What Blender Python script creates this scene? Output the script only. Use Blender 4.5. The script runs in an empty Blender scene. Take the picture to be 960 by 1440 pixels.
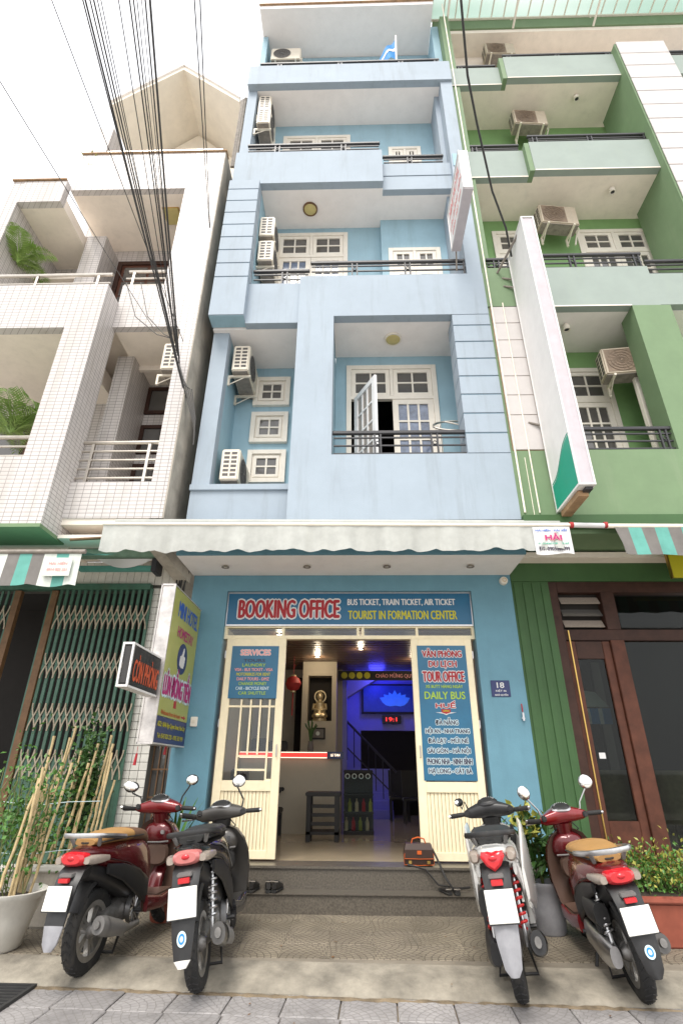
import bpy, bmesh, math, random
from mathutils import Vector, Matrix
random.seed(7)
R = math.radians
S = bpy.context.scene
C = S.collection
PI = math.pi

# ---------------------------------------------------------------- camera, sky, sun, exposure
PITCH, YAW, ROLL, EYE = R(26.1), R(-1.6), R(.42), 1.4
def _rot(x, y, z):
    c, s = math.cos(YAW), math.sin(YAW)
    return Vector((x*c + y*s, -x*s + y*c, z))
fw = _rot(0, math.cos(PITCH), math.sin(PITCH)); u0 = _rot(0, -math.sin(PITCH), math.cos(PITCH)); r0 = _rot(1, 0, 0)
rt = r0*math.cos(ROLL) + u0*math.sin(ROLL); up = -r0*math.sin(ROLL) + u0*math.cos(ROLL)
cam = bpy.data.cameras.new('camera'); camo = bpy.data.objects.new('camera', cam); C.objects.link(camo)
camo.matrix_world = Matrix(((rt.x, up.x, -fw.x, 0), (rt.y, up.y, -fw.y, 0), (rt.z, up.z, -fw.z, EYE), (0, 0, 0, 1)))
cam.sensor_fit = 'VERTICAL'; cam.sensor_height = 36; cam.sensor_width = 24; cam.lens = 36*740/1440
cam.clip_start = .05; cam.clip_end = 3000
S.camera = camo

SUN_EL, SUN_AZ = R(58), R(195)          # azimuth clockwise from +Y: behind the camera, a little to its left
w = bpy.data.worlds.new('World'); S.world = w; w.use_nodes = True
nt = w.node_tree; nt.nodes.clear()
wo = nt.nodes.new('ShaderNodeOutputWorld'); bg = nt.nodes.new('ShaderNodeBackground')
sky = nt.nodes.new('ShaderNodeTexSky'); sky.sky_type = 'NISHITA'; sky.sun_disc = False
sky.sun_elevation = SUN_EL; sky.sun_rotation = SUN_AZ; sky.dust_density = 4; sky.air_density = 1.2
tc = nt.nodes.new('ShaderNodeTexCoord'); nz = nt.nodes.new('ShaderNodeTexNoise'); nz.inputs['Scale'].default_value = 1.6; nz.inputs['Detail'].default_value = 5
cr = nt.nodes.new('ShaderNodeValToRGB'); cr.color_ramp.elements[0].color = (11.5, 11.6, 12, 1); cr.color_ramp.elements[1].color = (15.5, 15.3, 15, 1)
cr.color_ramp.elements[0].position = .3; cr.color_ramp.elements[1].position = .7
mx = nt.nodes.new('ShaderNodeMixRGB'); mx.inputs['Fac'].default_value = .85
L = nt.links.new
L(tc.outputs['Generated'], nz.inputs['Vector']); L(nz.outputs['Fac'], cr.inputs['Fac'])
L(sky.outputs['Color'], mx.inputs['Color1']); L(cr.outputs['Color'], mx.inputs['Color2'])
L(mx.outputs['Color'], bg.inputs['Color']); bg.inputs['Strength'].default_value = .1
L(bg.outputs['Background'], wo.inputs['Surface'])
sun = bpy.data.lights.new('sun', 'SUN'); sun.energy = 2.2; sun.angle = R(25); sun.color = (1, .95, .88)
suno = bpy.data.objects.new('sun', sun); C.objects.link(suno)
sd = Vector((math.sin(SUN_AZ)*math.cos(SUN_EL), math.cos(SUN_AZ)*math.cos(SUN_EL), math.sin(SUN_EL)))
suno.rotation_euler = sd.to_track_quat('Z', 'Y').to_euler(); suno.location = sd*40
S.view_settings.view_transform = 'Standard'; S.view_settings.look = 'None'; S.view_settings.gamma = 1
S.view_settings.use_curve_mapping = False; S.view_settings.exposure = .6
S.cycles.use_denoising = True; S.cycles.max_bounces = 8; S.cycles.transparent_max_bounces = 12
S.cycles.sample_clamp_indirect = 4

# ---------------------------------------------------------------- materials
def mat(name, col, rough=.6, metal=0, var=.12, scale=6, bump=0, bscale=60, streak=0, spec=.5, coat=0, emit=None, estr=0, alpha=None, dirt=None):
    m = bpy.data.materials.new(name); m.use_nodes = True
    n = m.node_tree.nodes; l = m.node_tree.links.new; b = n['Principled BSDF']
    b.inputs['Roughness'].default_value = rough; b.inputs['Metallic'].default_value = metal
    b.inputs['Specular IOR Level'].default_value = spec; b.inputs['Coat Weight'].default_value = coat
    b.inputs['Base Color'].default_value = (*col, 1)
    if emit: b.inputs['Emission Color'].default_value = (*emit, 1); b.inputs['Emission Strength'].default_value = estr
    t = n.new('ShaderNodeNewGeometry')
    src = None
    if var:
        z = n.new('ShaderNodeTexNoise'); z.inputs['Scale'].default_value = scale; z.inputs['Detail'].default_value = 6; z.inputs['Roughness'].default_value = .65
        l(t.outputs['Position'], z.inputs['Vector'])
        q = n.new('ShaderNodeMapRange'); q.inputs['From Min'].default_value = .3; q.inputs['From Max'].default_value = .7
        q.inputs['To Min'].default_value = 1-var; q.inputs['To Max'].default_value = 1+var*.6
        l(z.outputs['Fac'], q.inputs['Value'])
        mul = n.new('ShaderNodeVectorMath'); mul.operation = 'SCALE'; mul.inputs[0].default_value = col
        l(q.outputs['Result'], mul.inputs['Scale']); src = mul.outputs['Vector']
    if streak:
        mp = n.new('ShaderNodeMapping'); mp.inputs['Scale'].default_value = (3.2, 3.2, .3); l(t.outputs['Position'], mp.inputs['Vector'])
        z2 = n.new('ShaderNodeTexNoise'); z2.inputs['Scale'].default_value = 1.6; z2.inputs['Detail'].default_value = 7; z2.inputs['Roughness'].default_value = .7; l(mp.outputs['Vector'], z2.inputs['Vector'])
        q2 = n.new('ShaderNodeMapRange'); q2.inputs['From Min'].default_value = .52; q2.inputs['From Max'].default_value = .8; q2.inputs['To Max'].default_value = streak
        l(z2.outputs['Fac'], q2.inputs['Value'])
        mi = n.new('ShaderNodeMixRGB'); dc = dirt or tuple(c*.45 for c in col)
        mi.inputs['Color1'].default_value = (*col, 1); mi.inputs['Color2'].default_value = (*dc, 1)
        l(q2.outputs['Result'], mi.inputs['Fac'])
        if src: l(src, mi.inputs['Color1'])
        src = mi.outputs['Color']
    if src: l(src, b.inputs['Base Color'])
    if bump:
        z3 = n.new('ShaderNodeTexNoise'); z3.inputs['Scale'].default_value = bscale; z3.inputs['Detail'].default_value = 4; l(t.outputs['Position'], z3.inputs['Vector'])
        bp = n.new('ShaderNodeBump'); bp.inputs['Strength'].default_value = bump; bp.inputs['Distance'].default_value = .01
        l(z3.outputs['Fac'], bp.inputs['Height']); l(bp.outputs['Normal'], b.inputs['Normal'])
    return m

def glass(name, tint=(.9, .95, .95), refl=.12, rough=.02, ior=1.5):
    m = bpy.data.materials.new(name); m.use_nodes = True
    n = m.node_tree.nodes; l = m.node_tree.links.new; n.clear()
    o = n.new('ShaderNodeOutputMaterial'); mi = n.new('ShaderNodeMixShader'); tr = n.new('ShaderNodeBsdfTransparent'); g = n.new('ShaderNodeBsdfGlossy')
    tr.inputs['Color'].default_value = (*tint, 1); g.inputs['Roughness'].default_value = rough
    lw = n.new('ShaderNodeFresnel'); lw.inputs['IOR'].default_value = ior
    ad = n.new('ShaderNodeMath'); ad.operation = 'ADD'; ad.inputs[1].default_value = refl-.04
    l(lw.outputs['Fac'], ad.inputs[0]); l(ad.outputs[0], mi.inputs['Fac']); l(tr.outputs[0], mi.inputs[1]); l(g.outputs[0], mi.inputs[2]); l(mi.outputs[0], o.inputs['Surface'])
    return m

def tile_mat(name, col, grout, tw, th, dirt=.45):
    """small glazed wall tiles: pattern in X+Y (both wall directions) against Z, with recessed joints"""
    m = bpy.data.materials.new(name); m.use_nodes = True
    n = m.node_tree.nodes; l = m.node_tree.links.new; b = n['Principled BSDF']; b.inputs['Roughness'].default_value = .32
    g = n.new('ShaderNodeNewGeometry'); sx = n.new('ShaderNodeSeparateXYZ'); l(g.outputs['Position'], sx.inputs[0])
    ad = n.new('ShaderNodeMath'); ad.operation = 'ADD'; l(sx.outputs['X'], ad.inputs[0]); l(sx.outputs['Y'], ad.inputs[1])
    cb = n.new('ShaderNodeCombineXYZ'); l(ad.outputs[0], cb.inputs['X']); l(sx.outputs['Z'], cb.inputs['Y'])
    bt = n.new('ShaderNodeTexBrick'); bt.offset = 0; bt.inputs['Scale'].default_value = 1; bt.inputs['Brick Width'].default_value = tw; bt.inputs['Row Height'].default_value = th
    bt.inputs['Mortar Size'].default_value = .0045; bt.inputs['Mortar Smooth'].default_value = .2; bt.inputs['Bias'].default_value = 0
    bt.inputs['Color1'].default_value = (*col, 1); bt.inputs['Color2'].default_value = (*[c*.93 for c in col], 1); bt.inputs['Mortar'].default_value = (*grout, 1)
    l(cb.outputs[0], bt.inputs['Vector'])
    mp = n.new('ShaderNodeMapping'); mp.inputs['Scale'].default_value = (3, 3, .3); l(g.outputs['Position'], mp.inputs['Vector'])
    z = n.new('ShaderNodeTexNoise'); z.inputs['Scale'].default_value = 1.5; z.inputs['Detail'].default_value = 6; l(mp.outputs[0], z.inputs['Vector'])
    q = n.new('ShaderNodeMapRange'); q.inputs['From Min'].default_value = .5; q.inputs['From Max'].default_value = .8; q.inputs['To Max'].default_value = dirt; l(z.outputs['Fac'], q.inputs['Value'])
    mi = n.new('ShaderNodeMixRGB'); mi.inputs['Color2'].default_value = (.30, .27, .22, 1); l(q.outputs[0], mi.inputs['Fac']); l(bt.outputs['Color'], mi.inputs['Color1']); l(mi.outputs[0], b.inputs['Base Color'])
    bp = n.new('ShaderNodeBump'); bp.inputs['Strength'].default_value = .5; bp.inputs['Distance'].default_value = .004; bp.invert = True
    l(bt.outputs['Fac'], bp.inputs['Height']); l(bp.outputs[0], b.inputs['Normal'])
    return m

def fan_mat(name, col, joint, strength):
    """pressed concrete paver: rings and rays round one corner of each tile (object space), like a cobbled fan"""
    m = bpy.data.materials.new(name); m.use_nodes = True
    n = m.node_tree.nodes; l = m.node_tree.links.new; b = n['Principled BSDF']; b.inputs['Roughness'].default_value = .75
    def M(op, a, c=None):
        k = n.new('ShaderNodeMath'); k.operation = op
        for i, v in enumerate((a, c)):
            if v is None: continue
            if isinstance(v, (int, float)): k.inputs[i].default_value = v
            else: l(v, k.inputs[i])
        return k.outputs[0]
    t = n.new('ShaderNodeTexCoord'); s = n.new('ShaderNodeSeparateXYZ'); l(t.outputs['Object'], s.inputs[0])
    wn = n.new('ShaderNodeTexNoise'); wn.inputs['Scale'].default_value = 25; l(t.outputs['Object'], wn.inputs['Vector'])
    wob = M('MULTIPLY', M('SUBTRACT', wn.outputs['Fac'], .5), .02)
    x = M('ADD', M('ADD', s.outputs['X'], .2), wob); y = M('ADD', M('ADD', s.outputs['Y'], .2), wob)
    r = M('SQRT', M('ADD', M('MULTIPLY', x, x), M('MULTIPLY', y, y)))
    k = M('DIVIDE', r, .056); ring = M('FLOOR', k); fr = M('FRACT', k)
    dr = M('MULTIPLY', M('ABSOLUTE', M('SUBTRACT', fr, .5)), .112)           # distance scale to ring centre
    th = M('ARCTAN2', y, x)
    cnt = M('ADD', M('MULTIPLY', ring, 1.5), 2.0)
    aa = M('ADD', M('MULTIPLY', M('DIVIDE', th, PI/2), cnt), M('MULTIPLY', ring, .37))
    fa = M('ABSOLUTE', M('SUBTRACT', M('FRACT', aa), .5))
    da = M('MULTIPLY', M('SUBTRACT', .5, fa), M('DIVIDE', M('MULTIPLY', r, PI/2), cnt))
    g1 = M('LESS_THAN', M('SUBTRACT', .056, dr), .007)
    g2 = M('LESS_THAN', da, .0035)
    gr = M('MAXIMUM', g1, g2)
    gm = n.new('ShaderNodeNewGeometry')
    z = n.new('ShaderNodeTexNoise'); z.inputs['Scale'].default_value = 2.3; z.inputs['Detail'].default_value = 8; z.inputs['Roughness'].default_value = .7; l(gm.outputs['Position'], z.inputs['Vector'])
    rp = n.new('ShaderNodeValToRGB'); rp.color_ramp.elements[0].position = .3; rp.color_ramp.elements[1].position = .72
    rp.color_ramp.elements[0].color = (*[c*.55 for c in col], 1); rp.color_ramp.elements[1].color = (*[c*1.2 for c in col], 1); l(z.outputs['Fac'], rp.inputs['Fac'])
    oi = n.new('ShaderNodeObjectInfo'); vr = n.new('ShaderNodeMapRange'); vr.inputs['To Min'].default_value = .85; vr.inputs['To Max'].default_value = 1.12; l(oi.outputs['Random'], vr.inputs['Value'])
    vs = n.new('ShaderNodeVectorMath'); vs.operation = 'SCALE'; l(rp.outputs['Color'], vs.inputs[0]); l(vr.outputs[0], vs.inputs['Scale'])
    mi = n.new('ShaderNodeMixRGB'); mi.inputs['Color2'].default_value = (*joint, 1)
    l(M('MULTIPLY', gr, strength), mi.inputs['Fac']); l(vs.outputs[0], mi.inputs['Color1']); l(mi.outputs[0], b.inputs['Base Color'])
    f = n.new('ShaderNodeTexNoise'); f.inputs['Scale'].default_value = 130; l(gm.outputs['Position'], f.inputs['Vector'])
    h = M('SUBTRACT', M('MULTIPLY', f.outputs['Fac'], .35), gr)
    bp = n.new('ShaderNodeBump'); bp.inputs['Strength'].default_value = .6; bp.inputs['Distance'].default_value = .006; l(h, bp.inputs['Height']); l(bp.outputs[0], b.inputs['Normal'])
    return m

m = mat
M_ = dict(
 blue=m('glare_paled_blue', (.325, .388, .452), .7, var=.07, scale=1.6, bump=.12, bscale=60, streak=.5, dirt=(.20, .225, .24)),  # veiling glare on the bright fronts is mixed into this blue
 blue2=m('sky_blue_paint', (.31, .475, .56), .7, var=.09, scale=2, bump=.1, bscale=60, streak=.4, dirt=(.18, .27, .31)),  # the same blue without that veil, mostly for recess walls
 blueg=m('ground_floor_blue_paint', (.13, .285, .365), .65, var=.09, scale=3, bump=.12, bscale=70, streak=.2),
 soffit=m('white_soffit_paint', (.88, .84, .82), .8, var=.05, scale=3, streak=.12),
 soffit2=m('cream_soffit_paint', (.87, .79, .70), .8, var=.07, scale=3, streak=.2),
 green=m('green_paint', (.20, .36, .14), .7, var=.1, scale=3, bump=.1, bscale=80, streak=.25),
 greenp=m('pale_green_paint', (.285, .34, .31), .7, var=.07, scale=2, bump=.08, bscale=80, streak=.3, dirt=(.3, .36, .28)),
 greenm=m('mid_green_paint', (.16, .245, .13), .7, var=.08, scale=3, bump=.1, bscale=80, streak=.35, dirt=(.25, .3, .2)),
 greend=m('deep_green_paint', (.04, .105, .03), .6, var=.12, scale=3, bump=.1, bscale=70, streak=.2),
 cream=m('cream_enamel', (.89, .78, .54), .4, var=.07, scale=8, streak=.15),
 creamw=m('ivory_window_paint', (.80, .75, .66), .5, var=.06, scale=8, streak=.12),
 beige=m('cream_render', (.90, .83, .71), .8, var=.08, scale=2, streak=.15),
 conc=m('stained_concrete', (.44, .40, .34), .9, var=.3, scale=2.5, bump=.3, bscale=40, streak=.6, dirt=(.13, .12, .10)),
 dark=m('dark_steel', (.035, .035, .04), .45, var=.2, scale=20),
 black=m('black_plastic', (.02, .02, .021), .42, var=.2, scale=20, streak=.4, dirt=(.09, .083, .072)),
 blackm=m('matt_black_rubber', (.018, .018, .018), .75, var=.25, scale=30, bump=.2, bscale=120, streak=.6, dirt=(.12, .105, .085)),
 grey=m('grey_plastic', (.16, .155, .15), .5, var=.15, scale=15),
 silver=m('brushed_aluminium', (.55, .55, .56), .32, 1, var=.12, scale=25),
 chrome=m('chrome', (.78, .77, .75), .12, 1, var=.05),
 steel=m('stainless_rail', (.62, .58, .52), .3, 1, var=.1, scale=12),
 white=m('white_enamel', (.80, .80, .80), .4, var=.06, scale=6),
 whitep=m('white_plate_metal', (.82, .81, .76), .45, var=.03),
 acw=m('ivory_ac_casing', (.74, .68, .57), .45, var=.07, scale=9, streak=.2),
 acd=m('dark_ac_grille', (.10, .09, .085), .6, var=.3, scale=14),
 acb=m('rusty_tray', (.25, .22, .19), .7, var=.35, scale=9),
 awn=m('weathered_white_canvas', (.43, .44, .415), .85, var=.14, scale=5, streak=.4, dirt=(.38, .38, .33)),
 teal=m('teal_canvas', (.12, .36, .31), .85, var=.15, scale=6, streak=.3),
 gcan=m('grey_canvas', (.17, .16, .15), .85, var=.15, scale=6, streak=.2),
 whcan=m('faded_pale_canvas', (.62, .66, .61), .85, var=.15, scale=6, streak=.3),
 wood=m('dark_brown_wood', (.05, .022, .015), .55, var=.35, scale=7, spec=.3),
 wood2=m('red_brown_wood', (.10, .035, .02), .55, var=.35, scale=7, spec=.3),
 bamboo=m('bamboo_cane', (.50, .38, .20), .5, var=.35, scale=14),
 gate=m('green_gate_steel', (.06, .14, .098), .45, var=.25, scale=9, streak=.4, dirt=(.12, .09, .05)),
 link=m('tan_gate_links', (.40, .34, .25), .5, var=.25, scale=12),
 rust=m('brown_gate_post', (.17, .09, .04), .6, var=.3, scale=9),
 granite=m('speckled_granite', (.12, .105, .085), .28, var=.5, scale=55, bump=.04),
 terr=m('worn_terrace_concrete', (.24, .21, .165), .85, var=.35, scale=1.8, bump=.3, bscale=60),
 kerb=m('smooth_kerb_cement', (.29, .262, .212), .85, var=.5, scale=3.4, bump=.45, bscale=45),
 floor=m('polished_lobby_tiles', (.50, .41, .28), .12, var=.08, scale=3),
 lobw=m('lobby_cream_wall', (.46, .41, .32), .7, var=.05),
 lobc=m('dark_slat_ceiling', (.11, .065, .04), .4, var=.3, scale=8),
 lobd=m('dark_lobby_furniture', (.014, .012, .011), .6, var=.2),
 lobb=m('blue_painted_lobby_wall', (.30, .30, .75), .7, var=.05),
 pane=m('dim_window_glass', (.10, .095, .09), .06, var=.15, scale=2, spec=.9),
 paneb=m('curtained_window_glass', (.16, .20, .29), .08, var=.5, scale=7, spec=.8),
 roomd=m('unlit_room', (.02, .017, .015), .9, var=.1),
 red=m('metallic_red_paint', (.20, .008, .012), .22, .25, var=.08, coat=.7, streak=.3, dirt=(.16, .09, .07)),
 redd=m('dark_red_paint', (.11, .008, .011), .25, .2, var=.08, coat=.6, streak=.3, dirt=(.16, .09, .07)),
 scw=m('white_scooter_paint', (.80, .79, .76), .25, var=.04, coat=.6),
 scb=m('black_scooter_paint', (.018, .018, .02), .2, .2, var=.1, coat=.7, streak=.35, dirt=(.10, .09, .08)),
 scg=m('dark_grey_scooter_paint', (.085, .08, .075), .3, .4, var=.1, coat=.4, streak=.35, dirt=(.10, .09, .08)),
 brown=m('brown_inner_plastic', (.105, .062, .045), .5, var=.1, scale=12),
 tan=m('tan_seat_vinyl', (.37, .205, .07), .55, var=.1, scale=14, bump=.1, bscale=150),
 seatb=m('brown_seat_vinyl', (.15, .08, .045), .55, var=.1, scale=14),
 seatk=m('black_seat_vinyl', (.022, .022, .022), .5, var=.15, scale=14, bump=.1, bscale=150),
 lens=m('red_lens', (.55, .012, .02), .15, var=.1, coat=.5),
 lensp=m('faded_red_lens', (.52, .16, .15), .2, var=.15, coat=.5),
 clear=m('clear_lens', (.32, .27, .23), .15, var=.15, scale=40, coat=.5),
 springr=m('red_spring', (.50, .02, .02), .4, var=.1),
 alloy=m('alloy_wheel', (.42, .41, .39), .35, .8, var=.15, scale=20),
 engine=m('cast_engine', (.24, .23, .22), .45, .7, var=.35, scale=18),
 mud=m('grey_mudguard', (.30, .30, .32), .5, var=.15, scale=12),
 mirror=m('mirror_glass', (.85, .87, .88), .04, 1, var=0),
 leaf=m('leaf_green', (.075, .19, .03), .5, var=.4, scale=9),
 leafd=m('dark_leaf_green', (.05, .12, .025), .5, var=.4, scale=9),
 leafy=m('yellow_green_leaf', (.30, .30, .05), .5, var=.4, scale=9),
 palm=m('palm_frond', (.24, .38, .09), .5, var=.35, scale=9),
 stem=m('plant_stem', (.12, .14, .04), .6, var=.3),
 soil=m('potting_soil', (.05, .035, .025), .95, var=.4, scale=20),
 pot=m('white_glazed_pot', (.62, .60, .55), .35, var=.12, scale=5, streak=.3),
 terra=m('terracotta_planter', (.33, .09, .055), .7, var=.2, scale=6, streak=.2),
 sblue=m('sign_blue', (.012, .12, .24), .35, var=.08), sblue2=m('poster_blue', (.016, .135, .25), .3, var=.12, scale=5),
 syel=m('sign_yellow_green', (.36, .38, .10), .4, var=.06), snavy=m('sign_navy', (.02, .03, .12), .4, var=.05),
 sgreen=m('sign_green', (.0, .30, .20), .4, var=.05), swhite=m('sign_white', (.74, .73, .72), .45, var=.05, streak=.12),
 sgrey=m('sign_grey_edge', (.50, .46, .49), .5, var=.08, streak=.2), salu=m('crinkled_foil_edge', (.58, .55, .53), .35, .3, var=.35, scale=6, bump=.4, bscale=14),
 tred=m('letter_red', (.36, .01, .018), .5, var=0), twhite=m('letter_white', (.66, .66, .66), .5, var=0), tyel=m('letter_yellow', (.52, .48, .02), .5, var=0),
 tgrn=m('letter_lime', (.34, .50, .04), .5, var=0), tblue=m('letter_blue', (.03, .12, .50), .5, var=0), tmag=m('letter_magenta', (.42, .02, .17), .5, var=0),
 torg=m('letter_led_orange', (.42, .08, .035), .5, var=0, emit=(1, .16, .04), estr=.08), tdark=m('letter_dark', (.03, .02, .05), .5, var=0), tpink=m('letter_faded_red', (.78, .33, .32), .5, var=0),
 tpale=m('letter_pale', (.55, .68, .72), .5, var=0), tgreen=m('letter_green', (.08, .40, .27), .5, var=0), tbrick=m('letter_orange_brown', (.50, .10, .02), .5, var=0),
 brass=m('brass_rod', (.60, .40, .12), .3, 1, var=.1), lampy=m('yellowed_lamp_glass', (.55, .47, .20), .35, var=.08),
 mould=m('brown_rust_trim', (.35, .22, .12), .8, var=.4), bag=m('brown_bag_leather', (.04, .018, .011), .5, var=.2), bago=m('orange_piping', (.55, .10, .01), .5, var=0),
 shoe=m('black_shoe_leather', (.02, .018, .017), .5, var=.2), cable=m('black_cable', (.035, .034, .034), .6, var=0), cableg=m('grey_cable', (.13, .125, .12), .6, var=0),
 mort=m('brown_mortar_rubble', (.22, .17, .11), .95, var=.5, scale=9, bump=.6, bscale=50),
 sgn2=m('faded_green_steel', (.20, .32, .24), .5, var=.2, scale=8, streak=.3),
 acw2=m('sun_browned_ac_casing', (.50, .43, .33), .5, var=.12, scale=9, streak=.3),
 acg=m('brown_ac_grille', (.22, .16, .11), .6, var=.3, scale=14),
 road=m('pale_concrete_road', (.50, .48, .44), .9, var=.2, scale=2, bump=.3),
 polyc=m('green_tinted_roof_sheet', (.22, .36, .29), .35, var=.2, scale=4), flagb=m('flag_blue', (.02, .22, .55), .7, var=.1), wick=m('wicker_chair', (.38, .31, .19), .6, var=.25, scale=20),
 redlan=m('red_lantern_cloth', (.42, .03, .03), .6, var=.2), gold=m('gold_figure', (.66, .54, .33), .35, .6, var=.2, scale=30), 
 bulb=m('lit_bulb', (1, .9, .7), .5, var=0, emit=(1, .85, .6), estr=14), ledr=m('lit_red_strip', (.5, .02, .02), .5, var=0, emit=(1, .04, .03), estr=1.1),
 ledw=m('lit_white_strip', (.8, .7, .6), .5, var=0, emit=(1, .8, .6), estr=1.2), lotus=m('backlit_blue_picture', (.02, .05, .3), .4, var=.3, scale=4, emit=(.01, .04, .5), estr=.12),
 lotus2=m('backlit_blue_petal', (.05, .15, .6), .4, var=.2, emit=(.03, .16, 1), estr=.35), gtile=m('pale_wall_tile', (.78, .76, .70), .35, var=.12, scale=9), joint=m('dark_tile_joint', (.12, .115, .10), .9, var=.2),
 wtile=m('white_cladding_tile', (.56, .53, .515), .45, var=.05, streak=.15), grate=m('iron_grate', (.03, .03, .03), .6, var=.3), asph=m('asphalt', (.26, .25, .24), .9, var=.3, scale=3, bump=.4),
)
M_['tilew'] = tile_mat('small_white_wall_tiles', (.60, .565, .55), (.25, .23, .22), .115, .062)
M_['fan'] = fan_mat('fan_pattern_paver', (.32, .305, .30), (.16, .148, .138), .55)
M_['fant'] = fan_mat('worn_fan_pattern_tile', (.245, .21, .157), (.07, .057, .04), .95)
_p = bpy.data.materials.new('translucent_roof_sheet'); _p.use_nodes = True; _n = _p.node_tree.nodes; _l = _p.node_tree.links.new; _n.clear()
_o = _n.new('ShaderNodeOutputMaterial'); _m = _n.new('ShaderNodeMixShader'); _t = _n.new('ShaderNodeBsdfTranslucent'); _d = _n.new('ShaderNodeBsdfDiffuse'); _z = _n.new('ShaderNodeTexNoise'); _z.inputs['Scale'].default_value = 1.2; _r = _n.new('ShaderNodeValToRGB')
_r.color_ramp.elements[0].color = (.20, .34, .27, 1); _r.color_ramp.elements[1].color = (.48, .56, .52, 1); _r.color_ramp.elements[0].position = .35; _r.color_ramp.elements[1].position = .7
_l(_z.outputs['Fac'], _r.inputs['Fac']); _l(_r.outputs[0], _t.inputs['Color']); _l(_r.outputs[0], _d.inputs['Color']); _m.inputs[0].default_value = .35; _l(_t.outputs[0], _m.inputs[1]); _l(_d.outputs[0], _m.inputs[2]); _l(_m.outputs[0], _o.inputs['Surface']); M_['polyc'] = _p
M_['glass'] = glass('clear_door_glass', refl=.045)
M_['glassd'] = glass('shop_door_glass', (.50, .54, .52), .045, ior=1.3)
M_['glassl'] = glass('cabinet_glass', refl=.04, ior=1.15)

# ---------------------------------------------------------------- mesh helpers
class MB:
    def __init__(s): s.v = []; s.f = []
    def add(s, v, f):
        o = len(s.v); s.v += [tuple(p) for p in v]; s.f += [tuple(i+o for i in q) for q in f]; return s
    def box(s, x0, x1, y0, y1, z0, z1):
        if x0 > x1: x0, x1 = x1, x0
        if y0 > y1: y0, y1 = y1, y0
        if z0 > z1: z0, z1 = z1, z0
        return s.add([(x0,y0,z0),(x1,y0,z0),(x1,y1,z0),(x0,y1,z0),(x0,y0,z1),(x1,y0,z1),(x1,y1,z1),(x0,y1,z1)],
                     [(0,3,2,1),(4,5,6,7),(0,1,5,4),(1,2,6,5),(2,3,7,6),(3,0,4,7)])
    def loft(s, rings, cap=True, close=True):
        n = len(rings[0]); o = len(s.v)
        for r in rings: s.v += [tuple(p) for p in r]
        for i in range(len(rings)-1):
            for j in range(n if close else n-1):
                a = o+i*n+j; b = o+i*n+(j+1) % n
                s.f.append((a, b, b+n, a+n))
        if cap and close:
            s.f.append(tuple(o+j for j in reversed(range(n)))); s.f.append(tuple(o+(len(rings)-1)*n+j for j in range(n)))
        return s
    def tube(s, pts, r, n=8, cap=True):
        pts = [Vector(p) for p in pts]; rr = r if isinstance(r, (list, tuple)) else [r]*len(pts)
        rings = []; pa = None
        for i, p in enumerate(pts):
            d = (pts[min(i+1, len(pts)-1)] - pts[max(i-1, 0)]).normalized()
            a = d.orthogonal().normalized() if pa is None else (pa - d*pa.dot(d)).normalized()
            pa = a; b = d.cross(a)
            rings.append([p + (a*math.cos(2*PI*k/n) + b*math.sin(2*PI*k/n))*rr[i] for k in range(n)])
        return s.loft(rings, cap)
    def lathe(s, prof, n=20, axis='z', c=(0,0,0), cap=False):
        rings = []
        for r, h in prof:
            ring = []
            for k in range(n):
                a = 2*PI*k/n; x, y = r*math.cos(a), r*math.sin(a)
                p = {'z': (x, y, h), 'x': (h, x, y), 'y': (y, h, x)}[axis]
                ring.append((p[0]+c[0], p[1]+c[1], p[2]+c[2]))
            rings.append(ring)
        return s.loft(rings, cap)
    def prism(s, poly, fn, d0, d1):
        """poly of 2-D points; fn(u, v, d) -> 3-D"""
        n = len(poly)
        return s.add([fn(u, v, d0) for u, v in poly] + [fn(u, v, d1) for u, v in poly],
                     [tuple(reversed(range(n))), tuple(range(n, 2*n))] + [(i, (i+1) % n, (i+1) % n + n, i+n) for i in range(n)])
    def quad(s, a, b, c, d): return s.add([a, b, c, d], [(0, 1, 2, 3)])
    def mesh(s, name):
        me = bpy.data.meshes.new(name); me.from_pydata(s.v, [], s.f); me.validate(); return me

def finish(me, smooth, bevel, seg=2, fix=True):
    bm = bmesh.new(); bm.from_mesh(me)
    if fix: bmesh.ops.recalc_face_normals(bm, faces=bm.faces)
    if bevel: bmesh.ops.bevel(bm, geom=[e for e in bm.edges if len(e.link_faces) == 2 and e.calc_face_angle(0) > .6], offset=bevel, segments=seg, affect='EDGES', clamp_overlap=True)
    if smooth is not False:
        ang = R(40) if smooth is True else R(smooth)
        for f in bm.faces: f.smooth = True
        for e in bm.edges:
            if len(e.link_faces) != 2 or e.calc_face_angle(0) > ang: e.smooth = False
    bm.to_mesh(me); bm.free()

def link(name, me, parent=None):
    o = bpy.data.objects.new(name, me); C.objects.link(o)
    if parent: o.parent = parent
    return o

def world_of(o):
    mw = o.matrix_basis.copy()
    while o.parent: o = o.parent; mw = o.matrix_basis @ mw
    return mw

def build(mb, name, material, parent=None, smooth=False, bevel=0, W=True, fix=True, seg=2, label=None):
    """W: the coordinates are world ones and are taken into the parent's space"""
    me = mb.mesh(name); me.materials.append(M_[material] if isinstance(material, str) else material)
    finish(me, smooth, bevel, seg, fix)
    if parent:
        if W: me.transform(world_of(parent).inverted())
        o = link(name, me, parent)
    else:
        xs = [v.co for v in me.vertices]
        c = Vector(((min(v.x for v in xs)+max(v.x for v in xs))/2, (min(v.y for v in xs)+max(v.y for v in xs))/2, min(v.z for v in xs)))
        me.transform(Matrix.Translation(-c)); o = link(name, me); o.location = c
    if label: o['label'] = label
    return o

def tag(o, label=None, cat=None, group=None, kind=None):
    if label: o['label'] = label
    if cat: o['category'] = cat
    if group: o['group'] = group
    if kind: o['kind'] = kind
    return o

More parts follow.
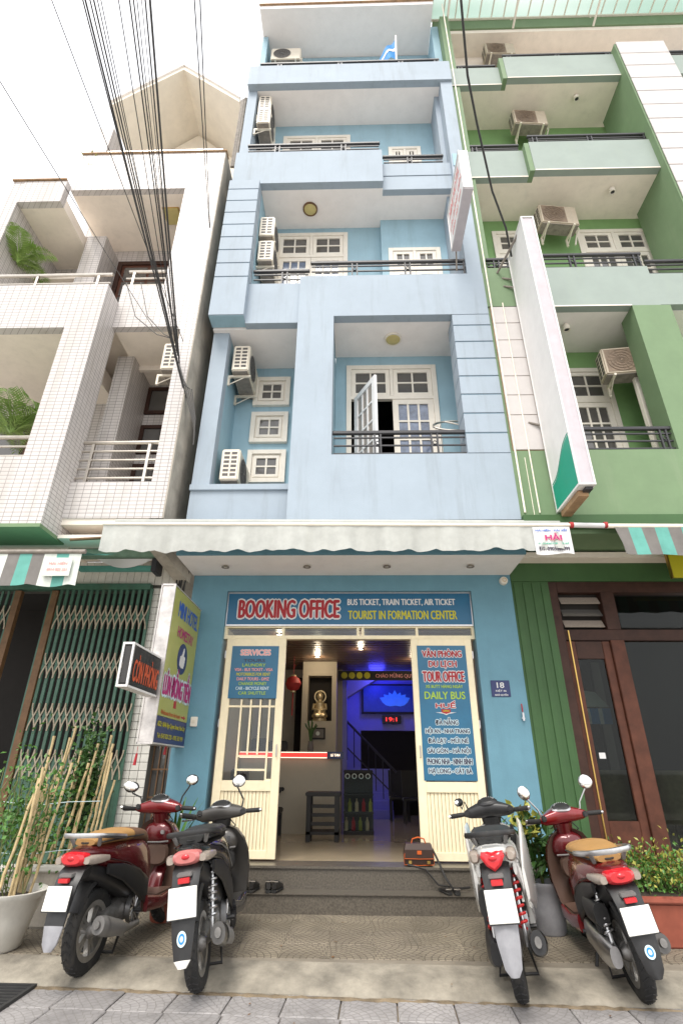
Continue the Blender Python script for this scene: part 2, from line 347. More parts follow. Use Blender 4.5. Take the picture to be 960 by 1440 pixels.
def thing(name, label, cat, loc=(0, 0, 0), rz=0, group=None):
    o = bpy.data.objects.new(name, None); C.objects.link(o); o.empty_display_size = .2
    o.location = loc; o.rotation_euler = (0, 0, rz)
    return tag(o, label, cat, group)

def inst(src, parent, loc=None, rot=None, name=None):
    o = src.copy(); C.objects.link(o); o.parent = parent
    if name: o.name = name
    if loc is not None: o.location = loc
    if rot is not None: o.rotation_euler = rot
    for k in ('label',):
        if k in o: del o[k]
    return o

def copy_tree(o, parent=None):
    c = o.copy(); C.objects.link(c); c.parent = parent
    for ch in o.children: copy_tree(ch, c)
    return c

def bx(name, mt, parent, x0, x1, y0, y1, z0, z1, bevel=0, W=True): return build(MB().box(x0, x1, y0, y1, z0, z1), name, mt, parent, bevel=bevel, W=W)

_txt = {}
def lettering(s, parent, material, origin, face, width, height, bold=.0, proud=0.0, name='lettering', ring=False, W=True):
    """flat letters cut from sheet. face: 'front' (faces -Y), 'right' (faces +X), 'left' (faces -X); origin = centre in world space.
    bold = stroke thickening as a share of the letter height, made of slightly shifted copies"""
    cu = bpy.data.curves.new('t', 'FONT'); cu.body = s; cu.size = 1; cu.resolution_u = 3
    to = bpy.data.objects.new('t', cu); C.objects.link(to)
    dg = bpy.context.evaluated_depsgraph_get(); dg.update()
    me = bpy.data.meshes.new_from_object(to.evaluated_get(dg)); bpy.data.objects.remove(to); bpy.data.curves.remove(cu)
    vs = [v.co.copy() for v in me.vertices]; fs = [tuple(p.vertices) for p in me.polygons]; bpy.data.meshes.remove(me)
    x0, x1, y0, y1 = min(v.x for v in vs), max(v.x for v in vs), min(v.y for v in vs), max(v.y for v in vs)
    sx = width/(x1-x0); sy = height/(y1-y0); ox, oy, oz = origin; b = bold*height
    if ring: sh = [(b*math.cos(k*PI/4), b*math.sin(k*PI/4)) for k in range(8)]
    elif bold: sh = [(-b, 0), (b, 0), (0, b*.6), (0, -b*.6), (0, 0)]
    else: sh = [(0, 0)]
    mb = MB()
    for k, (dx, dy) in enumerate(sh):
        p = proud+.00025*k; out = []
        for v in vs:
            u = (v.x-(x0+x1)/2)*sx+dx; w_ = (v.y-(y0+y1)/2)*sy+dy
            out.append((ox+u, oy-p, oz+w_) if face == 'front' else (ox+p, oy+u, oz+w_) if face == 'right' else (ox-p, oy-u, oz+w_))
        mb.add(out, fs)
    return build(mb, name, material, parent, fix=False, W=W)

def out_text(s, parent, m_in, m_out, origin, face, w, h, b_in=.045, b_out=.11, proud=.003):
    lettering(s, parent, m_out, origin, face, w, h, b_out, proud, 'letter_outline', ring=True)
    return lettering(s, parent, m_in, origin, face, w, h, b_in, proud+.003)

# ================================================================ GROUND
def struct(mb, name, mt, **k): return tag(build(mb, name, mt, **k), kind='structure')
struct(MB().quad((-400,-400,-.13),(400,-400,-.13),(400,400,-.13),(-400,400,-.13)), 'ground', 'asph')
# kerb lines: top edge (z 0) and foot (z -.09), slightly skew to the houses
def topY(x): return 5.42-.025*x
def footY(x): return 5.0-.045*x
pv = struct(MB().box(-7, 8, 2.9, 4.55, -.126, -.105), 'pavement', 'mort')
struct(MB().box(-60, 60, -5, 2.9, -.126, -.1), 'road', 'road')
struct(MB().box(-60, 60, -8, -5, -.126, .0), 'far_pavement', 'road')
XS = [-7+.5*i for i in range(31)]
tr = MB()
tr.loft([[(x, topY(x)+.002, -.004), (x, 7.45, -.004), (x, 7.45, -.12), (x, topY(x)+.002, -.12)] for x in XS])
ter = struct(tr, 'terrace', 'terr')
kb = MB()
kb.loft([[(x, topY(x), -.12), (x, footY(x)+random.uniform(-.012, .012), -.12), (x, footY(x)+random.uniform(-.012, .012), -.085), (x, footY(x)+.05, -.062), (x, (topY(x)+footY(x))/2, -.022), (x, topY(x)-.03, .001), (x, topY(x), .001)] for x in [-7+.2*i for i in range(76)]])
struct(kb, 'kerb', 'kerb', smooth=60)
ml = MB(); ml.loft([[(x, footY(x)-.003+random.uniform(-.006, .004), -.095), (x, footY(x)-.02+random.uniform(-.012, .008), -.088+random.uniform(0, .008)), (x, footY(x)-.05+random.uniform(-.018, .012), -.0935)] for x in [-7+.05*i for i in range(300)]], cap=False, close=False)
struct(ml, 'mortar_line', 'mort', smooth=60, fix=False)
gp = MB().box(-7, 8, 4.55, 5.33, -.126, -.112); struct(gp, 'gutter_bed', 'mort')
# fan-pattern pavers of the pavement, each a piece
T0 = .40
tm = MB().box(-.196, .196, -.196, .196, -.03, 0)
proto = None
for i in range(-9, 10):
    for j in range(0, 5):
        x = i*T0+.08; y = 4.83-j*T0
        if j == 0: x = x
        ang = -.045
        wx = x; wy = y + x*math.tan(ang)
        if abs(wx) > 3.6: continue
        if proto is None:
            proto = build(tm, 'paver', 'fan', pv, bevel=.006, W=False, seg=1); o = proto
        else: o = inst(proto, pv)
        o.location = Vector((wx, wy, -.092+random.uniform(-.003, .003))) - pv.location
        o.rotation_euler = (random.uniform(-.004, .004), random.uniform(-.004, .004), ang + (PI/2)*((i+2*j) % 4))
# worn tiles of the terrace
proto = None
for i in range(-16, 17):
    for j in range(0, 5):
        x = i*T0-.05; y = 7.22-T0*(j+.5)-.1
        if y-.2 < topY(x)+.01: continue
        if proto is None:
            proto = build(MB().box(-.1985, .1985, -.1985, .1985, -.02, 0), 'floor_tile', 'fant', ter, bevel=.003, W=False, seg=1); o = proto
        else: o = inst(proto, ter)
        o.location = Vector((x, y, random.uniform(-.0012, .0016))) - ter.location
        o.rotation_euler = (0, 0, (PI/2)*random.randrange(4))
# drain grate at the kerb, left
dg_ = thing('drain_grate', 'black iron drain grate let into the pavement at the kerb', 'drain grate', (-2.9, 4.86, -.1))
bx('frame', 'grate', dg_, -3.25, -2.42, 4.62, 4.645, -.1, -.07); bx('frame', 'grate', dg_, -3.25, -2.42, 5.075, 5.1, -.1, -.07); bx('frame', 'grate', dg_, -2.445, -2.42, 4.645, 5.075, -.1, -.07)
for k in range(7): bx('bar', 'grate', dg_, -3.25, -2.447, 4.68+k*.058, 4.70+k*.058, -.1, -.074)

# ================================================================ generic building pieces
def glazed(parent, x0, x1, z0, z1, Y, stile, cols, rows, mw=.03, fm='creamw', pm='pane', dep=.05, name='sash', bottom=None):
    """a sash: frame and bars as one mesh, every pane a child"""
    f = MB(); bt = bottom if bottom is not None else stile
    f.box(x0, x0+stile, Y, Y+dep, z0, z1); f.box(x1-stile, x1, Y, Y+dep, z0, z1)
    f.box(x0+stile, x1-stile, Y, Y+dep, z1-stile, z1); f.box(x0+stile, x1-stile, Y, Y+dep, z0, z0+bt)
    xa, xb, za, zb = x0+stile, x1-stile, z0+bt, z1-stile
    cw = (xb-xa-(cols-1)*mw)/cols; rh = (zb-za-(rows-1)*mw)/rows
    for c in range(1, cols): f.box(xa+c*cw+(c-1)*mw, xa+c*(cw+mw), Y+.006, Y+dep-.004, za, zb)
    for c in range(cols):
        for r in range(1, rows):
            a = xa+c*(cw+mw); f.box(a, a+cw, Y+.008, Y+dep-.006, za+r*rh+(r-1)*mw, za+r*(rh+mw))
    fr = build(f, name, fm, parent)
    for c in range(cols):
        for r in range(rows):
            a = xa+c*(cw+mw); b = za+r*(rh+mw)
            build(MB().box(a, a+cw, Y+.026, Y+.032, b, b+rh), 'pane', pm, fr)
    return fr

def frame_ring(x0, x1, z0, z1, y0, y1, t, mb=None, sill=True):
    f = mb or MB()
    f.box(x0, x0+t, y0, y1, z0, z1); f.box(x1-t, x1, y0, y1, z0, z1); f.box(x0+t, x1-t, y0, y1, z1-t, z1)
    if sill: f.box(x0+t, x1-t, y0, y1, z0, z0+t)
    return f

def small_window(parent, x0, x1, z0, z1, Y):
    f = frame_ring(x0, x1, z0, z1, Y-.065, Y+.03, .085)
    f2 = frame_ring(x0+.085, x1-.085, z0+.085, z1-.085, Y-.03, Y+.03, .03, f)
    w = build(f, 'window', 'creamw', parent, bevel=.004, seg=1)
    glazed(w, x0+.115, x1-.115, z0+.115, z1-.115, Y-.045, .05, 2, 2, .03, pm='pane')
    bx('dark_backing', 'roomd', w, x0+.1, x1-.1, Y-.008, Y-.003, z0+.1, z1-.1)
    return w

def french_door(parent, x0, x1, z0, z1, Y, th, rows, open_left=False, pm='paneb', fm='creamw', leaves=2, cols=3):
    """double door with transom lights; th = transom height"""
    f = frame_ring(x0, x1, z0, z1, Y-.05, Y+.04, .09, sill=False)
    zt = z1-.09-th
    f.box(x0+.09, x1-.09, Y-.045, Y+.035, zt-.07, zt)
    mid = (x0+x1)/2
    if leaves == 2: f.box(mid-.03, mid+.03, Y-.045, Y+.035, zt, z1-.09)
    d = build(f, 'french_door', fm, parent, bevel=.004, seg=1)
    xa, xb = x0+.09, x1-.09
    edges = [(xa, mid-.03), (mid+.03, xb)] if leaves == 2 else [(xa, xb)]
    for a, b in edges: glazed(d, a+.004, b-.004, zt+.004, z1-.094, Y-.03, .075, 2, 2, .03, fm, 'pane', name='transom_light')
    lv = [(xa, mid), (mid, xb)] if leaves == 2 else [(xa, xb)]
    for k, (a, b) in enumerate(lv):
        if open_left and k == 0: continue
        glazed(d, a+.003, b-.003, z0, zt-.074, Y-.03, .10, cols, rows, .035, fm, pm, name='door_leaf', bottom=.5)
    return d, zt

def railing(parent, x0, x1, Y, z0, z1, posts, mt='dark', bars=3, first=.0):
    tr_ = build(MB().box(x0, x1, Y-.03, Y+.03, z1-.055, z1), 'railing', mt, parent, bevel=.008, seg=1)
    for k in range(bars):
        z = z0+.03+(z1-z0-.16)*k/(bars-1)
        build(MB().box(x0+.02, x1-.02, Y-.011, Y+.011, z, z+.022), 'bar', mt, tr_)
    for p in posts:
        mb = MB()
        for s in (-1, 1): mb.box(p+s*.045-.012, p+s*.045+.012, Y-.02, Y+.02, z0-.02, z1-.057)
        mb.lathe([(.026, -.008), (.034, -.008), (.034, .008), (.026, .008), (.026, -.008)], 10, 'y', (p, Y-.018, (z0+z1)/2))
        build(mb, 'post', mt, tr_)
    return tr_

def grooved(parent, x0, x1, y0, y1, z0, edges, ztop, mt, core):
    """pier clad in plaster bands with recessed joints"""
    c = bx('pier', core, parent, x0+.006, x1-.006, y0+.02, y1, z0, ztop)
    zs = [z0]+edges+[ztop]
    for a, b in zip(zs, zs[1:]): bx('plaster_band', mt, c, x0, x1, y0, y1-.01, a+.011, b-.011, bevel=.004)
    return c

# ================================================================ BLUE HOTEL
BH = thing('hotel_building', 'narrow five storey pale blue hotel with stacked balconies above the booking office', 'building', (-.07, 7.45, 0))
def B(name, mt, *c, bevel=0): return bx(name, mt, BH, *c, bevel=bevel)
YB = 16
# ground floor
B('wall', 'blueg', -2.40, -1.88, 7.45, 7.70, .40, 4.0); B('wall', 'blueg', 1.69, 2.28, 7.45, 7.70, .40, 4.0); B('wall', 'blueg', -1.88, 1.69, 7.45, 7.70, 3.76, 4.0)
B('plinth', 'blueg', -2.40, -1.88, 7.452, 7.70, 0, .40); B('plinth', 'blueg', 1.69, 2.28, 7.452, 7.70, 0, .40)
B('side_wall', 'conc', -2.42, -2.25, 7.76, YB, 0, 19.3); B('side_wall', 'conc', 2.12, 2.28, 7.72, YB, 0, 19.3)
B('canopy', 'soffit', -2.42, 2.28, 6.64, 7.72, 4.003, 4.11); B('canopy_edge', 'sblue2' if 0 else 'blueg', -2.42, 2.28, 6.6, 6.64, 4.003, 4.2)
B('floor_slab', 'blue', -2.42, 2.28, 6.66, 7.75, 4.11, 4.5)
# steps
st = B('entrance_steps', 'granite', -2.1, 2.05, 7.22, 7.60, 0, .385)
B('step', 'granite', -2.1, 2.05, 6.97, 7.219, 0, .172)
for (y, z) in ((6.95, .185), (7.20, .405)):
    B('step_nosing', 'granite', -2.12, 2.07, y, y+.27 if z < .3 else 7.60, z-.03 if z > .3 else z-.013, z, bevel=.006)
# L2
B('parapet', 'blue', -.95, 2.28, 6.58, 6.74, 4.5, 5.57)
B('pillar', 'blue', -.95, -.34, 6.58, 6.90, 5.57, 8.30)
grooved(BH, 1.66, 2.28, 6.58, 7.0, 5.57, [5.57+.361*k for k in range(1, 8)], 8.35, 'blue', 'blue2')
B('parapet', 'blue', -.95, 2.28, 6.58, 6.74, 8.35, 9.33)
B('beam', 'blue', -.95, -.34, 6.58, 6.74, 8.30, 8.35)
B('parapet', 'blue', -2.44, -.95, 6.84, 6.96, 4.5, 5.11); B('ledge', 'blue', -2.45, -.95, 6.80, 6.98, 5.11, 5.21, bevel=.006)
B('pillar', 'blue', -2.44, -2.17, 6.84, 7.04, 5.21, 8.25); B('side_wall', 'blue2', -2.42, -2.17, 7.04, 7.76, 4.5, 8.25)
B('wall', 'blue2', -2.17, -.34, 7.76, 7.9, 4.5, 8.25); B('divider', 'blue2', -.72, -.345, 6.90, 7.76, 4.5, 8.30)
for z in (5.74, 6.55, 7.35): small_window(BH, -1.85, -1.18, z, z+.65, 7.76)
B('wall', 'blue2', -.34, -.13, 7.60, 7.75, 4.5, 8.36); B('wall', 'blue2', 1.5, 2.28, 7.60, 7.75, 4.5, 8.36); B('wall', 'blue2', -.13, 1.5, 7.60, 7.75, 8.14, 8.36)
B('side_wall', 'blue2', 2.1, 2.28, 7.0, 7.6, 4.5, 8.36)
B('soffit', 'soffit', -.34, 2.28, 6.74, 7.60, 8.36, 8.5)
B('soffit', 'soffit', -2.44, -.36, 6.765, 7.9, 8.252, 8.5)
d2, zt2 = french_door(BH, -.14, 1.5, 4.5, 8.14, 7.62, .62, 6, open_left=True)
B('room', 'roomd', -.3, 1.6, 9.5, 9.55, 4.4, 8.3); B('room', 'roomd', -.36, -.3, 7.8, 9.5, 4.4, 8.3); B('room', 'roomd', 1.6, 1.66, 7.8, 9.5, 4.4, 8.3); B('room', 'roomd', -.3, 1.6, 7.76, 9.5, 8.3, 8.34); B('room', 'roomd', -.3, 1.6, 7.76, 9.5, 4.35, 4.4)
# the open left leaf, swung out
ol = thing('balcony_door_leaf', 'white glazed door leaf standing open on the first balcony', 'door leaf', (.0, 7.55, 4.5), R(-62))
def leaf_at():
    mbx = MB(); w_, h_ = .72, zt2-.074-4.5
    mbx.box(0, .1, 0, .045, 0, h_); mbx.box(w_-.1, w_, 0, .045, 0, h_); mbx.box(.1, w_-.1, 0, .045, h_-.1, h_); mbx.box(.1, w_-.1, 0, .045, 0, .5)
    for c in (1, 2): mbx.box(.1+c*.173-.017, .1+c*.173+.017, .006, .04, .5, h_-.1)
    for r in range(1, 6): 
        z = .5+(h_-.6)*r/6
        for c in range(3): mbx.box(.1+c*.173+.018, .1+(c+1)*.173-.018, .008, .038, z-.017, z+.017)
    f = build(mbx, 'frame', 'white', ol, W=False)
    for c in range(3):
        for r in range(6):
            z = .5+(h_-.6)*r/6; z2 = .5+(h_-.6)*(r+1)/6
            build(MB().box(.12+c*.173, .09+(c+1)*.173, .02, .025, z+.018, z2-.018), 'pane', 'clear', f, W=False)
leaf_at()
# curtain in the open doorway
cu = MB(); N = 24
cu.loft([[(.0+.34*t/N*(.45+.55*abs(z-6.6)/1.4), 7.72+.02*math.sin(t*1.7), z) for t in range(N+1)] for z in (4.6, 5.6, 6.6, 7.0, 7.35)], cap=False, close=False)
tag(build(cu, 'curtain', 'flagb' if 0 else 'paneb', None, smooth=True), 'blue and white curtain tied back in the open balcony doorway', 'curtain')
railing(BH, -.33, 1.70, 6.65, 5.58, 6.02, (.35, 1.2))
# L3
grooved(BH, -2.46, -1.86, 6.47, 6.75, 9.22-.93, [9.22+.352*k for k in range(8)], 11.98, 'blue', 'blue2')
B('parapet', 'blue', -1.86, -.95, 6.62, 6.76, 8.25, 9.20)
B('side_wall', 'blue2', -2.44, -1.86, 6.76, 7.76, 8.5, 11.97)
B('floor_slab', 'soffit', -2.44, 2.28, 6.76, 7.76, 8.5, 8.72)
B('wall', 'blue2', -1.86, -1.66, 7.56, 7.7, 8.72, 11.98); B('wall', 'blue2', -.12, .58, 7.56, 7.7, 8.72, 11.98); B('wall', 'blue2', -1.66, -.12, 7.56, 7.7, 11.8, 11.98)
B('wall', 'blue2', .58, .72, 7.39, 7.56, 8.72, 11.98); B('wall', 'blue2', 1.78, 2.28, 7.39, 7.56, 8.72, 11.98); B('wall', 'blue2', .72, 1.78, 7.39, 7.56, 11.08, 11.98)
french_door(BH, -1.66, -.12, 8.72, 11.8, 7.57, .6, 5); french_door(BH, .72, 1.78, 8.72, 11.08, 7.42, .5, 4, cols=2)
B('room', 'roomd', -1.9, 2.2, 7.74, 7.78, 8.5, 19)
B('side_wall', 'blue', 1.92, 2.28, 6.9, 7.56, 8.72, 15.7)
B('pillar', 'blue', 2.02, 2.28, 6.60, 6.9, 9.33, 15.7)
railing(BH, -1.83, -.80, 6.69, 9.21, 9.62, (-1.25,)); railing(BH, -.78, 2.10, 6.66, 9.36, 9.78, (.02, .98, 2.04))
# L4
B('soffit', 'soffit', -2.44, .60, 6.70, 7.58, 11.98, 12.2); B('soffit', 'soffit', .60, 2.02, 6.86, 7.58, 11.98, 12.2)
B('parapet', 'blue', -2.44, .60, 6.55, 6.70, 11.98, 13.03); 
B('parapet', 'blue', .60, 2.02, 6.73, 6.86, 11.98, 12.40); B('parapet', 'blue', .60, 2.02, 6.72, 6.86, 12.42, 12.82)
B('parapet_core', 'blue2', .60, 2.02, 6.75, 6.86, 12.40, 12.42)
B('scupper', 'blue2', 2.05, 2.2, 6.585, 6.599, 12.5, 12.9)
B('side_wall', 'blue', -2.44, -2.23, 6.70, 7.7, 12.2, 15.7)
B('wall', 'blue2', -2.23, -1.68, 7.47, 7.6, 12.2, 15.7); B('wall', 'blue2', -.06, .84, 7.47, 7.6, 12.2, 15.7); B('wall', 'blue2', -1.68, -.06, 7.47, 7.6, 15.25, 15.7)
B('wall', 'blue2', 1.6, 1.92, 7.47, 7.6, 12.2, 15.7); B('wall', 'blue2', .84, 1.6, 7.47, 7.6, 14.72, 15.7)
french_door(BH, -1.68, -.06, 12.2, 15.25, 7.49, .6, 4); french_door(BH, .84, 1.6, 12.2, 14.72, 7.49, .5, 4, cols=2)
railing(BH, -2.24, .57, 6.62, 13.04, 13.40, (-1.6, -.2)); railing(BH, .63, 1.92, 6.79, 12.83, 13.2, (1.2,))
# L5
B('soffit', 'soffit', -2.44, 2.28, 6.70, 7.6, 15.70, 15.95)
B('parapet', 'blue', -2.44, 2.28, 6.55, 6.70, 15.70, 16.49)
B('wall', 'blue2', -2.42, 2.28, 7.62, 7.75, 15.95, 19.3); B('side_wall', 'blue2', -2.42, -2.28, 7.12, 7.62, 15.95, 19.3); B('side_wall', 'blue2', 2.1, 2.28, 7.0, 7.62, 15.95, 19.3)
railing(BH, -2.22, 2.07, 6.62, 16.5, 16.73, (-1.75, -.3, 1.15, 2.0), bars=2)
B('roof_slab', 'soffit', -2.42, 2.10, 6.54, 8.0, 19.33, 19.5); B('roof_parapet', 'soffit', -2.44, 2.12, 6.50, 6.66, 19.5, 20.2)
bx('trim', 'mould', BH, -2.44, 2.12, 6.496, 6.54, 19.485, 19.51)
B('roof', 'conc', -2.4, 2.2, 8.0, YB, 19.3, 19.5)

# entrance: sign board, transom, doors
sg = thing('office_sign', 'long blue BOOKING OFFICE sign board above the entrance', 'sign', (-.1, 7.52, 3.26))
bx('board', 'sblue', sg, -1.86, 1.67, 7.505, 7.55, 3.275, 3.735)
fr = MB(); fr.box(-1.875, 1.685, 7.497, 7.55, 3.735, 3.757); fr.box(-1.875, 1.685, 7.497, 7.55, 3.255, 3.275); fr.box(-1.875, -1.86, 7.497, 7.55, 3.275, 3.735); fr.box(1.67, 1.685, 7.497, 7.55, 3.275, 3.735)
build(fr, 'frame', 'silver', sg)
out_text('BOOKING OFFICE', sg, 'tred', 'twhite', (-.965, 7.505, 3.505), 'front', 1.46, .265)
lettering('BUS TICKET, TRAIN TICKET, AIR TICKET', sg, 'twhite', (.67, 7.505, 3.60), 'front', 1.56, .105, .035, proud=.004)
lettering('TOURIST IN FORMATION CENTER', sg, 'tyel', (.68, 7.505, 3.415), 'front', 1.56, .125, .035, proud=.004)
# transom band
tb = B('transom_frame', 'cream', -1.88, 1.69, 7.53, 7.62, 3.075, 3.125)
mb = MB(); mb.box(-1.88, 1.69, 7.53, 7.62, 3.235, 3.256)
for x in (-1.88, -1.05, .02, .09, .86, 1.655): mb.box(x, x+.035, 7.53, 7.62, 3.125, 3.235)
build(mb, 'transom_bars', 'cream', BH)
for a, b in ((-1.845, -1.05), (-1.015, .02), (.125, .86), (.895, 1.655)): B('pane', 'glass', a, b, 7.57, 7.575, 3.125, 3.235)
def leaf(x0, x1, left):
    t = thing('entrance_door_leaf', 'cream metal door leaf with poster and grille bars left of the entrance' if left else 'cream metal door leaf with tall tour poster right of the entrance', 'door', ((x0+x1)/2, 7.56, .42), group='entrance door leaves')
    y0, y1 = 7.50, 7.56; z0, z1 = .425, 3.07; sw = .105
    f = MB(); f.box(x0, x0+sw, y0, y1, z0, z1); f.box(x1-sw, x1, y0, y1, z0, z1); f.box(x0+sw, x1-sw, y0, y1, z1-.12, z1)
    f.box(x0+sw, x1-sw, y0, y1, z0, z0+.09); zm = 1.27; f.box(x0+sw, x1-sw, y0, y1, zm-.12, zm)
    fo = build(f, 'frame', 'cream', t, bevel=.004, seg=1)
    n = 14; pw = (x1-x0-2*sw)/n                                     # ribbed lower panel
    for k in range(n): bx('panel_rib', 'cream', fo, x0+sw+k*pw+.003, x0+sw+(k+1)*pw-.003, y0+.02, y1-.012, z0+.09, zm-.12, bevel=.003)
    bx('panel', 'cream', fo, x0+sw, x1-sw, y1-.012, y1-.004, z0+.09, zm-.12)
    bx('pane', 'glass', fo, x0+sw, x1-sw, y1-.02, y1-.014, zm, z1-.12)
    if left:
        g = MB(); a, b = x0+sw, x1-sw; zt = 2.25
        g.box(a, b, y0+.014, y0+.034, zt-.10, zt-.075)
        bars = [a+.17, a+.30, a+.43, a+.555]
        for k, x in enumerate(bars): g.box(x-.012, x+.012, y0+.008, y0+.028, zm+.30 if k in (1, 2) else zm, zt-.0)
        g.box(bars[0]+.012, bars[3]-.012, y0+.014, y0+.034, zm+.27, zm+.295); g.box(bars[0]+.012, bars[3]-.012, y0+.014, y0+.034, zm+.11, zm+.135)
        g.box(bars[3]+.012, b, y0+.014, y0+.034, zm+.0, zm+.02)
        build(g, 'grille', 'cream', t)
    for z in (.7, 1.9, 2.8): bx('hinge', 'silver', t, (x0-.012 if left else x1+.0), (x0 if left else x1+.012), y0-.006, y0+.03, z, z+.1)
    h = MB(); h.tube([((x1 if left else x0)+(-.05 if left else .05), y0-.0, 1.55), ((x1 if left else x0)+(-.05 if left else .05), y0-.035, 1.56), ((x1 if left else x0)+(-.05 if left else .05), y0-.035, 1.68), ((x1 if left else x0)+(-.05 if left else .05), y0, 1.69)], .008)
    build(h, 'handle', 'silver', t, smooth=True)
    return t
leaf(-1.82, -.98, True); leaf(.78, 1.625, False)
bx('step_gap', 'dark', BH, -1.88, 1.69, 7.56, 7.60, .386, .404)
# services poster
ps = thing('services_poster', 'crinkled blue SERVICES poster on the left door leaf', 'poster', (-1.39, 7.49, 2.27))
bx('sheet', 'sblue2', ps, -1.735, -1.075, 7.492, 7.497, 2.262, 2.965)
out_text('SERVICES', ps, 'tpink', 'twhite', (-1.4, 7.492, 2.875), 'front', .42, .075)
for k, (s_, c_) in enumerate((('TOURS', 'tdark'), ('LAUNDRY', 'tgrn'), ('VISA - BUS TICKET - VISA', 'tpink'), ('MOTORBIKES FOR RENT', 'tyel'), ('DAILY TOURS - DMZ', 'tpink'), ('CHANGE MONEY', 'tgrn'), ('CAR - BICYCLE RENT', 'tpale'), ('CAR SHUTTLE', 'tgrn'))):
    lettering(s_, ps, c_, (-1.41, 7.492, 2.765-k*.062), 'front', .24+.012*len(s_), .04, .035, proud=.003)
# tour poster
tp = thing('tour_poster', 'tall blue TOUR OFFICE and DAILY BUS poster on the right door leaf', 'poster', (1.2, 7.49, 1.33))
bx('sheet', 'sblue2', tp, .86, 1.535, 7.492, 7.497, 1.285, 2.975)
X0 = 1.2
out_text('VĂN PHÒNG', tp, 'tred', 'twhite', (X0, 7.492, 2.875), 'front', .54, .115)
out_text('DU LỊCH', tp, 'tred', 'twhite', (X0, 7.492, 2.715), 'front', .38, .105)
out_text('TOUR OFFICE', tp, 'tred', 'twhite', (X0, 7.492, 2.555), 'front', .56, .135)
lettering('XE BUÝT HÀNG NGÀY', tp, 'tgrn', (X0, 7.492, 2.43), 'front', .5, .05, .035, proud=.004)
lettering('DAILY BUS', tp, 'tgrn', (X0, 7.492, 2.31), 'front', .54, .095, .035, proud=.004)
out_text('HUẾ', tp, 'tred', 'twhite', (X0, 7.492, 2.195), 'front', .26, .085)
build(MB().prism([(1.14, 2.135), (1.26, 2.135), (1.26, 2.095), (1.2, 2.075), (1.14, 2.095)], lambda u, v, d: (u, d, v), 7.484, 7.492), 'badge', 'tred', tp)
build(MB().prism([(1.06, 2.095), (1.34, 2.095), (1.24, 2.078), (1.2, 2.06), (1.16, 2.078)], lambda u, v, d: (u, d, v), 7.487, 7.4915), 'badge_wing', 'twhite', tp)
lettering('OPEN', tp, 'tyel', (1.2, 7.484, 2.113), 'front', .08, .022, .035, proud=.002)
for k, s_ in enumerate(('ĐÀ NẴNG', 'HỘI AN - NHA TRANG', 'ĐÀ LẠT - MŨI NÉ', 'SÀI GÒN - HÀ NỘI', 'PHONG NHA - NINH BÌNH', 'HẠ LONG - CÁT BÀ')):
    out_text(s_, tp, 'tdark', 'tpale', (X0, 7.492, 1.985-k*.118), 'front', min(.57, .095+.028*len(s_)), .085, .03, .13)
# number plaque, switch, bell
pq = thing('house_number_plaque', 'small navy house number plaque reading 18 on the blue wall', 'plaque', (1.95, 7.45, 2.29))
bx('plate', 'snavy', pq, 1.82, 2.07, 7.437, 7.449, 2.29, 2.50, bevel=.003)
lettering('18', pq, 'twhite', (1.945, 7.437, 2.437), 'front', .095, .07, .035, proud=.002)
lettering('KIỆT 46', pq, 'twhite', (1.945, 7.437, 2.365), 'front', .14, .034, .035, proud=.002)
lettering('NGÔ QUYỀN', pq, 'twhite', (1.945, 7.437, 2.315), 'front', .17, .034, .035, proud=.002)
sw_ = thing('wall_switch', 'small ivory switch box on the blue wall beside the yellow sign', 'switch', (-2.14, 7.45, 1.9))
bx('cover', 'creamw', sw_, -2.185, -2.095, 7.42, 7.449, 1.90, 2.02, bevel=.006); bx('button', 'acw', sw_, -2.16, -2.12, 7.412, 7.42, 1.94, 1.98, bevel=.003)
ih = thing('incense_holder', 'small red and silver incense holder fixed to the blue wall', 'incense holder', (2.19, 7.44, 1.98))
build(MB().tube([(2.19, 7.42, 1.99), (2.19, 7.42, 2.09)], .016), 'cup', 'silver', ih, smooth=True); build(MB().tube([(2.19, 7.42, 2.10), (2.187, 7.42, 2.2)], .008), 'sticks', 'tred', ih)
build(MB().lathe([(.02, 7.449), (.022, 7.42), (.014, 7.415)], 10, 'y', (2.19, 0, 2.02)), 'bracket', 'silver', ih)
rl = thing('bulkhead_lamp', 'small round white lamp under the right end of the canopy', 'lamp', (2.17, 7.44, 3.88))
build(MB().lathe([(.0, 7.37), (.035, 7.372), (.055, 7.39), (.06, 7.43), (.06, 7.449), (0, 7.449)], 16, 'y', (2.17, 0, 3.90)), 'globe', 'creamw', rl, smooth=True)
build(MB().lathe([(.026, 7.364), (.03, 7.364), (.03, 7.374), (.026, 7.374), (.026, 7.364)], 14, 'y', (2.17, 0, 3.90)), 'ring', 'brass', rl)
for k, x in enumerate((-1.84, -.68, .45, 1.62)):
    t = thing('canopy_downlight', ('leftmost', 'second', 'third', 'rightmost')[k]+' small recessed downlight in the white canopy'+('' if k in (0, 3) else ' from the left'), 'downlight', (x, 7.03, 3.985), group='downlights in the canopy soffit')
    build(MB().lathe([(.035, .0), (.055, -.001), (.055, -.012), (.035, -.012), (.035, 0)], 16, 'z'), 'rim', 'acb', t, W=False); build(MB().lathe([(0, .012), (.035, .01)], 16, 'z'), 'bulb', 'lampy', t, W=False)
def dome_lamp(x, y, z, label, rim):
    t = thing('ceiling_lamp', label, 'lamp', (x, y, z), group='round balcony ceiling lamps')
    build(MB().lathe([(.0, -.05), (.10, -.046), (.125, -.03), (.125, 0), (0, 0)], 24, 'z'), 'shade', 'lampy', t, W=False, smooth=True)
    build(MB().lathe([(.127, -.034), (.152, -.034), (.152, 0), (.127, 0), (.127, -.034)], 24, 'z'), 'rim', rim, t, W=False)
